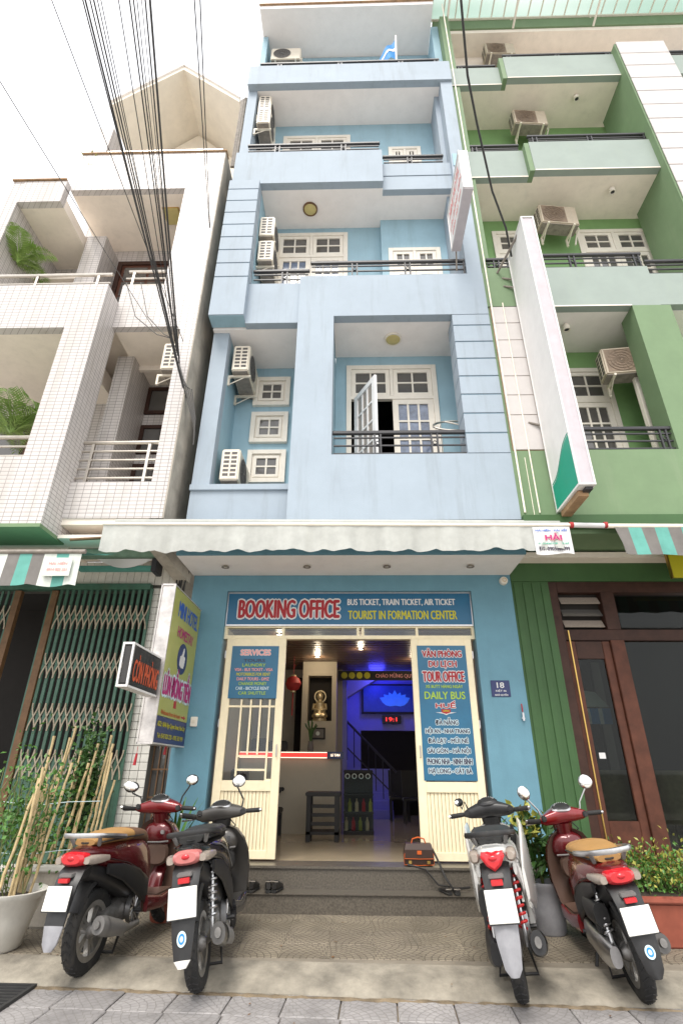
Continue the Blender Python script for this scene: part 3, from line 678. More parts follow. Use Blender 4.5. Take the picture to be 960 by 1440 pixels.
dome_lamp(.70, 7.13, 8.355, 'round yellowed ceiling lamp with pale rim on the first balcony of the blue hotel', 'creamw')
dome_lamp(-.90, 7.1, 11.975, 'round yellowed ceiling lamp with dark rim on the second balcony of the blue hotel', 'rust')
# hanging ring seat on the first balcony
rg = thing('balcony_chair', 'steel chair with a round hoop back on the first blue balcony', 'chair', (1.78, 7.2, 4.5))
mb = MB(); mb.tube([(1.66+.36*math.cos(a), 7.2+.1*math.sin(a), 6.50+.16*math.sin(a)) for a in [2*PI*k/28 for k in range(29)]], .018); build(mb, 'hoop', 'steel', rg, smooth=True)
mb = MB()
for x in (1.4, 1.92): mb.tube([(x, 7.2, 4.5), (x, 7.2, 6.5)], .016)
mb.tube([(1.5, 7.25, 6.62), (1.95, 7.12, 6.40)], .014); mb.tube([(1.92, 7.12, 6.66), (1.9, 7.1, 5.0)], .012)
build(mb, 'frame', 'steel', rg, smooth=True); bx('seat', 'steel', rg, 1.4, 1.92, 7.05, 7.4, 4.95, 4.99)
# flag
fl = thing('flag', 'small blue and white flag on a pole on the top balcony', 'flag', (1.1, 6.8, 16.0))
build(MB().tube([(1.05, 6.80, 16.0), (1.10, 6.72, 18.15)], .026), 'pole', 'twhite', fl, smooth=True)
def flag_pt(i, j, dy=0): return (1.09-.06*i-.005*j, 6.72+.05*math.sin(i*1.1+j*.3)+dy, 18.05-.11*i*(1+.02*i)-.12*j*(1-.08*i))
fm = MB(); fm.loft([[flag_pt(i, j) for j in range(9)] for i in range(8)], cap=False, close=False)
build(fm, 'cloth', 'flagb', fl, smooth=True)
fm2 = MB(); fm2.loft([[flag_pt(i, j, -.006) for j in (3, 3.7, 4.4)] for i in range(7)], cap=False, close=False)
build(fm2, 'stripe', 'twhite', fl, smooth=True)

# ================================================================ LOBBY (inside the blue hotel)
LB = thing('hotel_lobby', 'dim lobby with polished floor and dark slatted ceiling seen through the open doors', 'lobby', (0, 9, .4))
def I(name, mt, *c, bevel=0): return bx(name, mt, LB, *c, bevel=bevel)
fl_ = I('floor', 'floor', -2.1, 2.0, 7.60, 15.2, .38, .404)
I('ceiling', 'lobc', -2.1, 2.0, 7.72, 15.2, 3.52, 3.56)
for k in range(36): I('ceiling_slat', 'lobc', -2.1, 2.0, 7.78+k*.2, 7.93+k*.2, 3.49, 3.519)
I('wall', 'lobw', -2.2, -2.1, 7.72, 15.2, .38, 3.52); I('wall', 'lobw', 2.0, 2.1, 7.72, 15.2, .38, 3.52)
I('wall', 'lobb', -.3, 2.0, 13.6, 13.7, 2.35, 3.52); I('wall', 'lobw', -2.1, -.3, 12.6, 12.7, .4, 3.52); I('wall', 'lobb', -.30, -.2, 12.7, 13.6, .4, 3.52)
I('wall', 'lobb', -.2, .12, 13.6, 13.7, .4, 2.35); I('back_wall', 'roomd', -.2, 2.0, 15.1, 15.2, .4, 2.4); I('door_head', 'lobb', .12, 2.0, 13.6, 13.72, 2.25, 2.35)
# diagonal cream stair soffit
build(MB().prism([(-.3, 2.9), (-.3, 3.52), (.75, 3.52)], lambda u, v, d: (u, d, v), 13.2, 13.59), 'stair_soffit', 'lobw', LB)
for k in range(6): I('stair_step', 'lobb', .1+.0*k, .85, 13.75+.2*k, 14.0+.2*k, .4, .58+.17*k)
hr = MB(); hr.tube([(-.25, 13.1, 2.45), (.9, 13.1, 1.35)], .025); hr.tube([(-.25, 13.1, 1.9), (.9, 13.1, .85)], .014)
for k in range(7): hr.tube([(-.2+.16*k, 13.1, 2.40-.153*k), (-.2+.16*k, 13.1, 1.6-.153*k)], .01)
build(hr, 'stair_railing', 'dark', LB)
# niche column with gold figurine
I('pillar', 'lobw', -1.12, -1.0, 11.6, 12.1, .4, 3.49); I('pillar', 'lobw', -.5, -.4, 11.6, 12.1, .4, 3.49); I('pillar', 'lobw', -1.0, -.5, 11.6, 12.1, 3.2, 3.49); I('pillar', 'lobw', -1.0, -.5, 11.6, 12.1, .4, 2.3)
I('niche_back', 'roomd', -1.0, -.5, 11.9, 11.95, 2.3, 3.2)
fg = thing('gold_figurine', 'small gold seated figurine in the lobby wall niche', 'figurine', (-.75, 11.72, 2.3)); fg.scale = (.8,)*3
build(MB().lathe([(0, 0), (.17, .0), (.18, .06), (.15, .09)], 20, 'z'), 'base', 'gold', fg, W=False, smooth=True)
b_ = MB(); b_.lathe([(.15, .09), (.19, .16), (.15, .26), (.12, .38), (.13, .44), (.06, .5), (.055, .53), (.085, .57), (.09, .63), (.06, .69), (.03, .73), (.0, .75)], 18, 'z')
b_.tube([(.15, -.03, .42), (.17, -.1, .3), (.03, -.16, .25)], .035); b_.tube([(-.15, -.03, .42), (-.17, -.1, .3), (-.03, -.16, .25)], .035)
b_.tube([(.16, -.02, .13), (.1, -.16, .14), (-.08, -.17, .13)], .05); b_.tube([(-.16, -.02, .13), (-.1, -.16, .14), (.08, -.17, .13)], .05)
build(b_, 'body', 'gold', fg, W=False, smooth=True)
build(MB().lathe([(.13, -.01), (.16, -.01), (.16, .01), (.13, .01), (.13, -.01)], 24, 'y', (0, .06, .62)), 'halo', 'gold', fg, W=False)
pf = thing('framed_picture', 'small dark framed picture below the lobby niche', 'picture', (-.77, 11.58, 1.95))
bx('frame', 'lobd', pf, -.92, -.62, 11.56, 11.598, 1.95, 2.17, bevel=.006); bx('print', 'gcan', pf, -.89, -.65, 11.553, 11.56, 1.98, 2.14); build(MB().lathe([(0, 11.549), (.04, 11.551)], 14, 'y', (-.77, 0, 2.06)), 'emblem', 'whcan', pf)
I('dark_doorway', 'roomd', -1.36, -1.16, 12.55, 12.598, .4, 3.3)
# lotus picture
lp = thing('lotus_picture', 'backlit blue picture of a lotus on the lobby wall', 'picture', (.9, 13.5, 2.75))
bx('frame', 'lobd', lp, .15, 1.75, 13.5, 13.598, 2.62, 3.30); bx('canvas', 'lotus', lp, .19, 1.71, 13.49, 13.5, 2.66, 3.26)
for a in range(-3, 4):
    an = a*.33; L_ = .38 if a else .42
    p0 = (.95, 2.80); d = (math.sin(an)*1.15, math.cos(an)*.85); n_ = (d[1], -d[0]); wd = .085
    pts = [(p0[0]+d[0]*L_*t+n_[0]*wd*s*math.sin(PI*min(1, t*1.02))**.8, p0[1]+d[1]*L_*t+n_[1]*wd*s*math.sin(PI*min(1, t*1.02))**.8) for s, ts in ((1, (0, .25, .5, .75, 1)), (-1, (.75, .5, .25))) for t in ts]
    build(MB().prism(pts, lambda u, v, dd: (u, dd, v), 13.47+.002*abs(a), 13.489), 'petal', 'lotus2', lp)
ck = thing('led_clock', 'black LED clock with red digits under the lotus picture', 'clock', (.85, 13.55, 2.4))
bx('case', 'black', ck, .63, 1.08, 13.5, 13.598, 2.40, 2.58, bevel=.01); lettering('19:1', ck, 'ledr', (.85, 13.5, 2.49), 'front', .26, .09, .035, proud=.004)
# garland banner
bn = thing('welcome_banner', 'dark beam banner with yellow discs and red lettering across the lobby', 'banner', (.5, 12.2, 3.2))
bx('board', 'lobd', bn, -.38, 1.9, 12.2, 12.24, 3.20, 3.40)
for k in range(4): build(MB().lathe([(0, 12.19), (.07, 12.192), (.07, 12.2)], 14, 'y', (-.25+.17*k, 0, 3.30)), 'disc', 'tyel', bn)
lettering('CHÀO MỪNG QUÝ KHÁCH', bn, 'tpink', (1.05, 12.2, 3.30), 'front', 1.2, .12, .035, proud=.004)
# lanterns
def lantern(x, y, z, label):
    t = thing('red_lantern', label, 'lantern', (x, y, z), group='red lanterns in the lobby')
    build(MB().lathe([(.05, -.14), (.12, -.1), (.16, 0), (.12, .1), (.05, .14)], 14, 'z'), 'globe', 'redlan', t, W=False, smooth=True)
    build(MB().lathe([(0, .17), (.055, .17), (.055, .14)], 12, 'z').lathe([(.055, -.14), (.055, -.17), (0, -.17)], 12, 'z'), 'caps', 'gold', t, W=False)
    build(MB().tube([(0, 0, -.17), (0, 0, -.6)], .012), 'tassel', 'redlan', t, W=False); build(MB().tube([(0, 0, .17), (0, 0, 3.5-z)], .004), 'string', 'redlan', t, W=False)
lantern(-1.25, 11.0, 2.95, 'round red lantern with tassel hanging left of the lobby niche'); lantern(1.45, 11.4, 3.05, 'round red lantern hanging behind the right door leaf')
# reception counter
ct = thing('reception_counter', 'beige reception counter with a lit red strip along its edge', 'counter', (-.9, 10.7, .4))
bx('front', 'lobw', ct, -2.09, -.28, 10.5, 10.6, .405, 1.62); bx('top', 'lobd', ct, -2.09, -.24, 10.42, 11.1, 1.62, 1.66); bx('light_strip', 'ledr', ct, -2.09, -.52, 10.40, 10.42, 1.60, 1.67)
bx('strip_edge', 'ledw', ct, -2.09, -.52, 10.398, 10.42, 1.585, 1.598); bx('strip_edge', 'ledw', ct, -2.09, -.52, 10.398, 10.42, 1.672, 1.684); bx('strip_end', 'snavy', ct, -.515, -.22, 10.395, 10.42, 1.575, 1.69)
lettering('LE TAN', ct, 'ledw', (-.37, 10.395, 1.635), 'front', .16, .04, .035, proud=.003); bx('side', 'lobw', ct, -.38, -.28, 10.6, 11.1, .405, 1.62)
cb = thing('display_cabinet', 'dark glass display cabinet with drinks beside the reception counter', 'cabinet', (.0, 10.6, .4))
bx('case', 'lobd', cb, -.22, .30, 10.75, 10.95, .405, 1.4); bx('shelf', 'lobd', cb, -.22, .30, 10.45, 10.75, .405, .46)
for z in (.72, 1.0, 1.36): bx('shelf', 'lobd', cb, -.22, .30, 10.45, 10.75, z, z+.025)
for k in range(8): build(MB().lathe([(0, 0), (.032, 0), (.032, .13), (.012, .17), (.012, .2), (0, .2)], 8, 'z', (-.17+.06*k, 10.6, (.46, .745)[k % 2])), 'bottle', ('gold', 'leafy', 'tred')[k % 3], cb)
for k in range(4): build(MB().lathe([(.03, 10.45), (.045, 10.449), (.045, 10.45)], 10, 'y', (-.15+.12*k, 0, 1.30)), 'ornament', 'whcan', cb)
bx('glass', 'glassl', cb, -.22, .30, 10.444, 10.449, .46, 1.28)
# counter clutter
vs = thing('lucky_bamboo', 'vase with lucky bamboo on the reception counter', 'plant', (-.85, 10.8, 1.66))
build(MB().lathe([(0, 0), (.05, 0), (.06, .1), (.045, .2), (.05, .22)], 12, 'z'), 'vase', 'gcan', vs, W=False, smooth=True)
mb = MB()
for k in range(9):
    a = k*.7; mb.tube([(0, 0, .15), (.04*math.cos(a), .04*math.sin(a), .4), (.12*math.cos(a), .12*math.sin(a), .5+.03*(k % 4))], .012)
build(mb, 'stalks', 'leafd', vs, W=False)
for n_, x, w_, h_, mt_ in (('printer', -1.45, .34, .22, 'lobd'), ('monitor', -1.8, .3, .26, 'black')):
    t = thing(n_, f'dark {n_} on the reception counter', n_, (x, 10.75, 1.66)); bx('body', mt_, t, x-w_/2, x+w_/2, 10.65, 10.85, 1.70, 1.66+h_, bevel=.02); bx('foot', mt_, t, x-w_/4, x+w_/4, 10.7, 10.8, 1.661, 1.70)
# dark table and chairs
tb_ = thing('lobby_table', 'dark wooden side table standing on the lobby floor', 'table', (-.5, 9.6, .404))
bx('top', 'lobd', tb_, -.80, -.24, 9.4, 9.9, 1.02, 1.08, bevel=.012)
for x in (-.78, -.34):
    for y in (9.42, 9.8): bx('leg', 'lobd', tb_, x, x+.07, y, y+.07, .405, 1.02)
for z in (.62, .74, .86): bx('slat', 'lobd', tb_, -.7, -.34, 9.43, 9.46, z, z+.05)
bx('shelf', 'lobd', tb_, -.78, -.27, 9.42, 9.87, .5, .54)
for k, (x, y) in enumerate(((-1.55, 9.2), (-1.6, 10.0))):
    t = thing('lobby_chair', 'dark wooden armchair against the left lobby wall, '+('nearer the door' if k == 0 else 'nearer the counter'), 'chair', (x, y, .404), group='dark lobby chairs')
    bx('seat', 'lobd', t, x-.35, x+.35, y-.33, y+.33, .74, .82, bevel=.015); bx('backrest', 'lobd', t, x-.35, x-.28, y-.33, y+.33, .82, 1.4, bevel=.015)
    for s in (-1, 1):
        bx('armrest', 'lobd', t, x-.35, x+.35, y+s*.33-.035, y+s*.33+.035, 1.06, 1.12, bevel=.012)
        for q in (-.3, .3): bx('leg', 'lobd', t, x+q-.035, x+q+.035, y+s*.29-.03, y+s*.29+.03, .405, .74)
for k, (x, y) in enumerate(((1.2, 12.6), (.95, 13.2))):
    t = thing('dining_chair', 'dark chair at the back of the lobby, '+('nearer' if k == 0 else 'farther')+' of the two', 'chair', (x, y, .404), group='chairs at the back of the lobby')
    bx('seat', 'lobd', t, x-.22, x+.22, y-.22, y+.22, .83, .88); bx('backrest', 'lobd', t, x-.22, x+.22, y+.18, y+.22, .88, 1.4)
    for s in (-1, 1):
        for q in (-1, 1): bx('leg', 'lobd', t, x+s*.19-.02, x+s*.19+.02, y+q*.19-.02, y+q*.19+.02, .405, .83)
# lit ceiling spots
for k, (x, y, e) in enumerate(((-.78, 11.0, 10), (.1, 10.2, 6), (1.2, 11.2, 6), (-1.3, 9.0, 5))):
    t = thing('ceiling_spot', 'lit ceiling spot in the lobby, '+('above the niche', 'above the cabinet', 'behind the right door leaf', 'above the left wall chairs')[k], 'spotlight', (x, y, 3.49), group='lit lobby ceiling spots')
    build(MB().lathe([(.04, 0), (.06, 0), (.06, -.02), (.04, -.02), (.04, 0)], 14, 'z'), 'rim', 'silver', t, W=False); build(MB().lathe([(0, -.012), (.04, -.01)], 14, 'z'), 'bulb', 'bulb', t, W=False)
    ld = bpy.data.lights.new('spot_light', 'POINT'); ld.energy = e*.75; ld.color = (1, .82, .58); ld.shadow_soft_size = .05
    lo = bpy.data.objects.new('spot_light', ld); C.objects.link(lo); lo.parent = t; lo.location = (0, 0, -.08)
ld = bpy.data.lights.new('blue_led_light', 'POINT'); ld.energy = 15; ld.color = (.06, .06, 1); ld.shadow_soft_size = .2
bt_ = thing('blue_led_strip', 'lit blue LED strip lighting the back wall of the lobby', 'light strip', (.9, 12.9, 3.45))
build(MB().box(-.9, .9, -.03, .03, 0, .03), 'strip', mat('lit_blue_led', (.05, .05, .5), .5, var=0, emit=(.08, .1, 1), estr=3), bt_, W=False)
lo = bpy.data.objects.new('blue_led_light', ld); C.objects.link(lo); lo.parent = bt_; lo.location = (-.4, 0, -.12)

# ================================================================ WHITE TILED HOUSE (left)
TH = thing('tiled_house', 'white tiled apartment house with recessed balconies left of the blue hotel', 'building', (-5, 7.4, 0))
def A(name, mt, *c, bevel=0): return bx(name, mt, TH, *c, bevel=bevel)
XR = -2.64
A('side_wall', 'conc', XR-.2, XR, 6.98, YB, 4.51, 13.0); A('side_wall', 'conc', XR-.2, XR-.02, 7.72, YB, 0, 4.51)
A('side_wall', 'conc', XR-.02, XR, 6.505, 6.98, 4.51, 13.0)
# right bay (Y 6.5)
A('parapet', 'tilew', -4.07, XR-.02, 6.5, 6.62, 4.51, 5.09); A('pillar', 'tilew', -2.90, XR-.02, 6.5, 6.98, 5.09, 8.02)
A('parapet', 'tilew', -4.07, -2.98, 6.5, 6.62, 8.08, 9.07); A('pillar', 'tilew', -3.34, XR-.02, 6.5, 6.98, 9.07, 11.83); A('parapet', 'tilew', -2.98, XR-.02, 6.5, 6.62, 8.02, 9.07)
A('soffit', 'soffit2', -4.06, XR-.2, 6.62, 7.45, 8.08, 8.3); A('beam', 'soffit2', -4.06, XR-.2, 7.45, 7.52, 7.98, 8.3); A('soffit', 'soffit2', -4.06, XR-.2, 7.52, 8.1, 8.08, 8.3)
A('floor_slab', 'soffit2', -4.07, XR-.2, 6.52, 8.1, 4.42, 4.51)
A('wall', 'tilew', -4.25, XR-.2, 8.0, 8.12, 4.5, 8.1); A('column', 'tilew', -4.25, -3.95, 7.2, 8.0, 4.5, 8.08)
for z0, z1 in ((7.38, 8.0), (6.5, 7.12), (5.55, 6.28)):
    w_ = build(frame_ring(-3.95+.0, -3.3, z0, z1, 7.955, 8.02, .07), 'window', 'wood', TH, bevel=.004, seg=1)
    bx('pane', 'pane', w_, -3.88, -3.37, 7.985, 7.99, z0+.07, z1-.07)
def steel_rail(x0, x1, Y, z0, z1, n, posts):
    r_ = build(MB().tube([(x0, Y, z1), (x1, Y, z1)], .03), 'railing', 'steel', TH, smooth=True)
    for k in range(n-1):
        z = z0+(z1-z0)*k/(n-1); build(MB().tube([(x0-.03, Y, z), (x1, Y, z)], .017, 8), 'bar', 'steel', r_, smooth=True)
    for p in posts: build(MB().box(p-.02, p+.02, Y-.018, Y+.018, z0-.1, z1-.03), 'post', 'steel', r_)
steel_rail(-4.05, -2.91, 6.56, 5.18, 5.79, 5, (-3.9, -3.05))
steel_rail(-4.05, -3.36, 6.56, 9.14, 9.48, 3, (-3.95,))
# left bay (Y 6.08)
A('pillar', 'tilew', -4.57, -4.06, 6.08, 6.6, 4.24, 8.62); A('parapet', 'tilew', -7.4, -4.57, 6.08, 6.22, 4.24, 5.26); A('parapet', 'tilew', -7.4, -4.57, 6.08, 6.22, 7.66, 8.62)
A('base_band', 'greenm', -7.4, -4.058, 6.078, 6.7, 4.19, 4.24); A('side_return', 'tilew', -4.57, -4.06, 6.6, 7.4, 4.24, 4.5)
A('floor_slab', 'soffit2', -7.4, -4.57, 6.22, 8.1, 4.24, 4.6); A('soffit', 'soffit2', -7.4, -4.57, 6.22, 8.1, 7.66, 8.0); A('floor_slab', 'soffit2', -7.4, -2.9, 6.62, 8.1, 8.3, 8.6)
A('wall', 'tilew', -7.4, -4.25, 8.02, 8.12, 4.5, 8.3); 
dd = build(frame_ring(-6.9, -5.05, 4.6, 7.3, 7.96, 8.04, .1, sill=False), 'balcony_door', 'wood', TH); bx('leaf', 'wood', dd, -6.8, -5.15, 7.99, 8.01, 4.6, 7.2); bx('mullion', 'wood2', dd, -6.02, -5.94, 7.97, 7.988, 4.6, 7.2)
for k, x in enumerate((-6.65, -5.85)): bx('pane', 'pane', dd, x, x+.55, 7.98, 7.987, 5.6, 7.0)
steel_rail(-7.4, -4.58, 6.15, 5.31, 5.62, 3, (-5.4,)); steel_rail(-7.4, -4.07, 6.15, 8.72, 8.92, 2, (-6.3, -5.35, -4.3))
# upper storey
A('wall', 'tilew', -7.4, XR-.2, 7.9, 8.1, 8.6, 11.8); A('column', 'tilew', -5.6, -5.2, 7.3, 7.9, 8.6, 11.5); A('beam', 'soffit2', -6.9, -5.6, 7.35, 7.9, 10.3, 10.45)
w_ = build(frame_ring(-5.15, -3.75, 8.6, 11.4, 7.84, 7.92, .1, sill=False), 'balcony_door', 'wood', TH); bx('leaf', 'wood2', w_, -5.05, -3.85, 7.87, 7.89, 8.6, 11.3)
for a in (-4.98, -4.42):
    for k in range(4): bx('pane', 'pane', w_, a, a+.5, 7.86, 7.869, 9.5+k*.44, 9.9+k*.44)
w_ = build(frame_ring(-6.5, -5.75, 8.6, 10.2, 7.84, 7.9, .08, sill=False), 'balcony_door', 'wood', TH); bx('pane', 'pane', w_, -6.42, -5.83, 7.87, 7.88, 8.6, 10.12)
A('soffit', 'soffit2', -5.66, -2.9, 6.62, 7.95, 11.80, 12.0); A('parapet', 'tilew', -5.66, -3.34, 6.5, 6.62, 11.80, 12.98); A('parapet', 'tilew', -3.34, XR-.02, 6.5, 6.62, 11.83, 12.98)
A('parapet', 'tilew', -6.515, -5.66, 6.36, 6.5, 11.25, 11.88); A('soffit', 'soffit2', -6.52, -5.66, 6.5, 7.95, 11.25, 11.5); A('side_wall', 'tilew', -6.75, -6.52, 6.37, 8.0, 8.62, 11.9)
A('coping', 'mould', -5.68, XR+.02, 6.47, 6.66, 12.98, 13.02, bevel=.006); A('coping', 'mould', -6.77, -5.68, 6.33, 6.54, 11.9, 11.93)
A('stair_tower', 'tilew', -5.66, -5.3, 6.62, 8.2, 12.9, 14.2); A('upper_wall', 'tilew', -5.9, -2.9, 7.6, 7.75, 11.9, 14.0); A('rusty_sheet', 'mould', -5.9, -4.9, 7.45, 7.7, 14.0, 14.06)
A('top_rail', 'steel', -5.2, -2.75, 6.54, 6.58, 13.12, 13.17)
sl = thing('balcony_lamp', 'square yellow ceiling lamp on the upper tiled balcony', 'lamp', (-3.75, 7.0, 11.75)); bx('shade', 'lampy', sl, -3.93, -3.6, 6.9, 7.25, 11.74, 11.797, bevel=.015); bx('rim', 'brass', sl, -3.94, -3.59, 6.89, 7.26, 11.78, 11.799)
# rooftop gable
gy = 8.0; P0, P1, P2 = (-6.75, 17.9), (-4.92, 19.75), (-3.12, 17.95)
def roof_slope(a, b, nm): 
    build(MB().prism([a, b, (b[0], b[1]+.16), (a[0]-.0, a[1]+.16)], lambda u, v, d: (u, d, v), gy, gy+3.6), nm, 'beige', TH)
    build(MB().prism([(a[0], a[1]+.16), (b[0], b[1]+.16), (b[0], b[1]+.24), (a[0], a[1]+.24)], lambda u, v, d: (u, d, v), gy-.05, gy+3.6), 'roof_tiles', 'soffit', TH)
roof_slope(P0, P1, 'roof'); roof_slope(P1, P2, 'roof')
build(MB().prism([(-6.2, 15.2), (-3.5, 15.2), (-3.5, 18.1), (-4.92, 19.6), (-6.2, 18.3)], lambda u, v, d: (u, d, v), gy+1.7, gy+1.9), 'gable_wall', 'beige', TH)
A('gable_strut', 'soffit', -4.82, -4.66, gy+1.55, gy+1.68, 14.2, 18.6); A('gable_beam', 'soffit', -6.3, -3.35, gy+1.4, gy+1.68, 16.4, 16.7); A('gable_post', 'soffit', -3.75, -3.45, gy+1.2, gy+1.7, 12.5, 17.0)
A('rooftop_wall', 'beige', -6.2, -3.4, gy+1.9, gy+5, 12, 16.4); A('rooftop_side', 'beige', -3.45, -3.2, gy+.6, gy+5, 12, 16.0)
dp = MB()
for k in range(3): dp.tube([(-3.05+.05*k, 8.0, 15.0), (-3.05+.05*k, 8.0, 18.0), (-2.98+.06*k, 8.05, 18.25), (-2.9+.06*k, 8.15, 18.0), (-2.9+.06*k, 8.15, 15.0)], .035, 8)
build(dp, 'drain_pipes', 'acb', TH, smooth=True)
# ground floor of the tiled house
A('wall', 'joint', -2.98, -2.66, 7.42, 7.7, 0, 4.12); A('wall', 'joint', -7.4, -2.66, 7.42, 7.7, 3.80, 4.20); A('wall', 'conc', -2.66, -2.41, 7.62, 7.8, 0, 4.2)
A('ceiling', 'soffit2', -4.05, -2.66, 6.5, 7.42, 4.21, 4.26); A('ceiling', 'soffit2', -7.4, -4.055, 6.705, 7.42, 4.2, 4.26); A('cheek', 'soffit2', -2.9, -2.64, 6.98, 7.42, 4.1, 4.51)
pw = A('tile_panel', 'joint', -2.98, -2.66, 7.405, 7.419, .1, 3.82)
proto = None
for r in range(38):
    for c in range(3):
        x = -2.98+.107*c; z = .12+.0965*r
        if proto is None: proto = build(MB().box(.003, .104, 0, .014, .003, .0935), 'tile', 'gtile', pw, bevel=.002, W=False, seg=1); o = proto
        else: o = inst(proto, pw)
        o.location = Vector((x, 7.394, z)) - world_of(pw).translation
pb = A('tile_panel', 'joint', -5.2, -2.66, 7.405, 7.419, 3.83, 4.19)
for r in range(4):
    for c in range(22):
        x = -5.0+.107*c
        if x > -2.67: continue
        o = inst(proto, pb); o.location = Vector((x, 7.394, 3.835+.09*r)) - world_of(pb).translation
A('gate_track', 'gate', -7.4, -2.98, 7.30, 7.40, 3.74, 3.83)
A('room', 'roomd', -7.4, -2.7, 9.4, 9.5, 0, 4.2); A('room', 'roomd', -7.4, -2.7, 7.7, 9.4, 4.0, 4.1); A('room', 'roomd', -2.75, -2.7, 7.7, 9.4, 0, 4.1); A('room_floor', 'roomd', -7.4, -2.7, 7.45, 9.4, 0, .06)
# narrow grilled window between the houses
nw = thing('grilled_window', 'narrow dark window with iron grille between tiled pier and blue wall', 'window', (-2.53, 7.55, .1))
bx('glass', 'pane', nw, -2.66, -2.41, 7.58, 7.6, .1, 1.72); g_ = MB()
for x in (-2.66, -2.575, -2.49, -2.42): g_.box(x, x+.014, 7.55, 7.565, .1, 1.72)
for z in (.1, .42, .74, 1.06, 1.38, 1.7): g_.box(-2.66, -2.406, 7.543, 7.55, z, z+.02)
build(g_, 'grille', 'rust', nw)
bx('pelmet', 'conc', nw, -2.66, -2.41, 7.5, 7.6, 1.74, 1.9)
# folding scissor gate
FG = thing('folding_gate', 'green steel folding gate with tan scissor links, half drawn', 'gate', (-3.5, 7.33, 0))
xs_ = [-4.2855+.0885*k for k in range(16)]
bar_p = link_p = None
for k, x in enumerate(xs_):
    if bar_p is None: bar_p = build(MB().box(-.022, .022, -.014, .014, 0, 3.70), 'upright', 'gate', FG, W=False, bevel=.004, seg=1); o = bar_p
    else: o = inst(bar_p, FG)
    o.location = (x+3.5, .0, .06)
rows = (3.33, 2.66, 2.0, 1.44)
for k, x in enumerate(xs_[:-1]):
    for z in rows:
        for s in (1, -1):
            if link_p is None:
                q = MB(); pts = []
                for i in range(9):
                    t = i/8; pts.append((.0885*(.5-.5*math.cos(PI*t)), 0, -.17+.34*t))
                q.loft([[(p[0]-.009, -.004, p[2]), (p[0]+.009, -.004, p[2]), (p[0]+.009, .004, p[2]), (p[0]-.009, .004, p[2])] for p in pts])
                link_p = build(q, 'scissor_link', 'link', FG, W=False); o = link_p
            else: o = inst(link_p, FG)
            o.location = (x+3.5+(0 if s > 0 else .0885), -.02-(.006 if s > 0 else 0), z); o.scale = (s, 1, 1)
for k, x in enumerate(xs_[:-1]): bx('sheet_slat', 'gate', FG, x+.018, x+.07, 7.328, 7.334, .06, 1.5)
bx('lead_post', 'rust', FG, -4.405, -4.315, 7.29, 7.37, .06, 3.72); bx('post_strip', 'gate', FG, -4.43, -4.407, 7.30, 7.36, .06, 3.72)
G2 = thing('folded_gate_leaf', 'second leaf of the green folding gate at the left edge of the picture', 'gate', (-5.4, 7.33, 0))
for k in range(8): bx('upright', 'gate', G2, -5.62+.09*k, -5.59+.09*k, 7.318, 7.342, .06, 3.72)
bx('lead_post', 'rust', G2, -4.95, -4.86, 7.29, 7.37, .06, 3.72)
for k in range(7):
    for z in rows:
        o = inst(link_p, G2); o.location = (-5.605+.09*k+5.4, -.02, z); o = inst(link_p, G2); o.location = (-5.605+.09*(k+1)+5.4, -.026, z); o.scale = (-1, 1, 1)

# ================================================================ GREEN HOUSE (right)
GH = thing('green_house', 'green apartment house with cream balcony soffits right of the blue hotel', 'building', (5, 7.4, 0))
def G(name, mt, *c, bevel=0): return bx(name, mt, GH, *c, bevel=bevel)
XL, XE = 2.285, 8.6
# ground floor: fluted pier, lintel, base
for k in range(4): G('pier_rib', 'greend', 2.285+.132*k, 2.285+.132*(k+1)-.003, 7.445, 7.7, 0, 3.9, bevel=.03)
G('pier', 'greend', 2.285, 2.82, 7.46, 7.72, 0, 3.9); G('lintel', 'greend', 2.283, XE, 7.44, 7.72, 3.9, 4.30); G('lintel_trim', 'soffit2', 2.30, XE, 7.2, 7.44, 4.18, 4.26)
G('floor_slab', 'greenm', XL, XE, 6.62, 7.72, 4.30, 4.60); G('ledge', 'greend', XL, XE, 6.5, 6.62, 4.36, 4.53)
G('base_step', 'wood2', 2.60, XE, 7.18, 7.72, 0, .37)
# first balcony
G('parapet', 'greenm', 2.82, XE, 6.60, 6.74, 4.53, 5.63)
G('side_strip', 'greenm', XL, 2.82, 6.62, 7.72, 4.53, 9.48)
tp_ = G('tile_cladding', 'mould', XL+.04, 2.80, 6.608, 6.62, 5.63, 8.53)
for k in range(7):
    z0 = 5.64 if k == 0 else 6.27+.377*(k-1); z1 = 6.26 if k == 0 else z0+.367
    for c in range(2): bx('tile', 'wtile', tp_, XL+.05+.225*c, XL+.268+.225*c, 6.596, 6.607, z0, z1, bevel=.003)
G('side_strip', 'greenm', XL, 2.82, 6.60, 6.62, 4.53, 5.62); G('side_strip', 'greenm', XL, 2.82, 6.60, 6.62, 8.54, 9.48)
G('pillar', 'greenm', 4.72, 5.36, 6.60, 7.0, 5.63, 8.52)
G('side_wall', 'green', 5.36, 5.5, 7.0, 7.72, 5.63, 8.52)
G('wall', 'green', 2.82, 3.98, 7.72, 7.9, 4.6, 8.52); G('wall', 'green', 3.98, 4.68, 7.72, 7.9, 8.12, 8.52); G('wall', 'green', 4.68, 5.5, 7.722, 7.9, 4.6, 8.52); G('wall', 'green', 5.5, XE, 7.72, 7.9, 4.6, 8.52)
G('soffit', 'soffit', 2.82, XE, 6.74, 7.72, 8.52, 8.7)
french_door(GH, 3.80, 4.68, 4.6, 8.12, 7.74, .62, 6, pm='pane', leaves=1)
railing(GH, 2.9, 4.76, 6.66, 5.64, 6.06, (4.60,))
G('pipe', 'creamw', 4.74, 4.8, 7.12, 7.2, 4.6, 7.6)
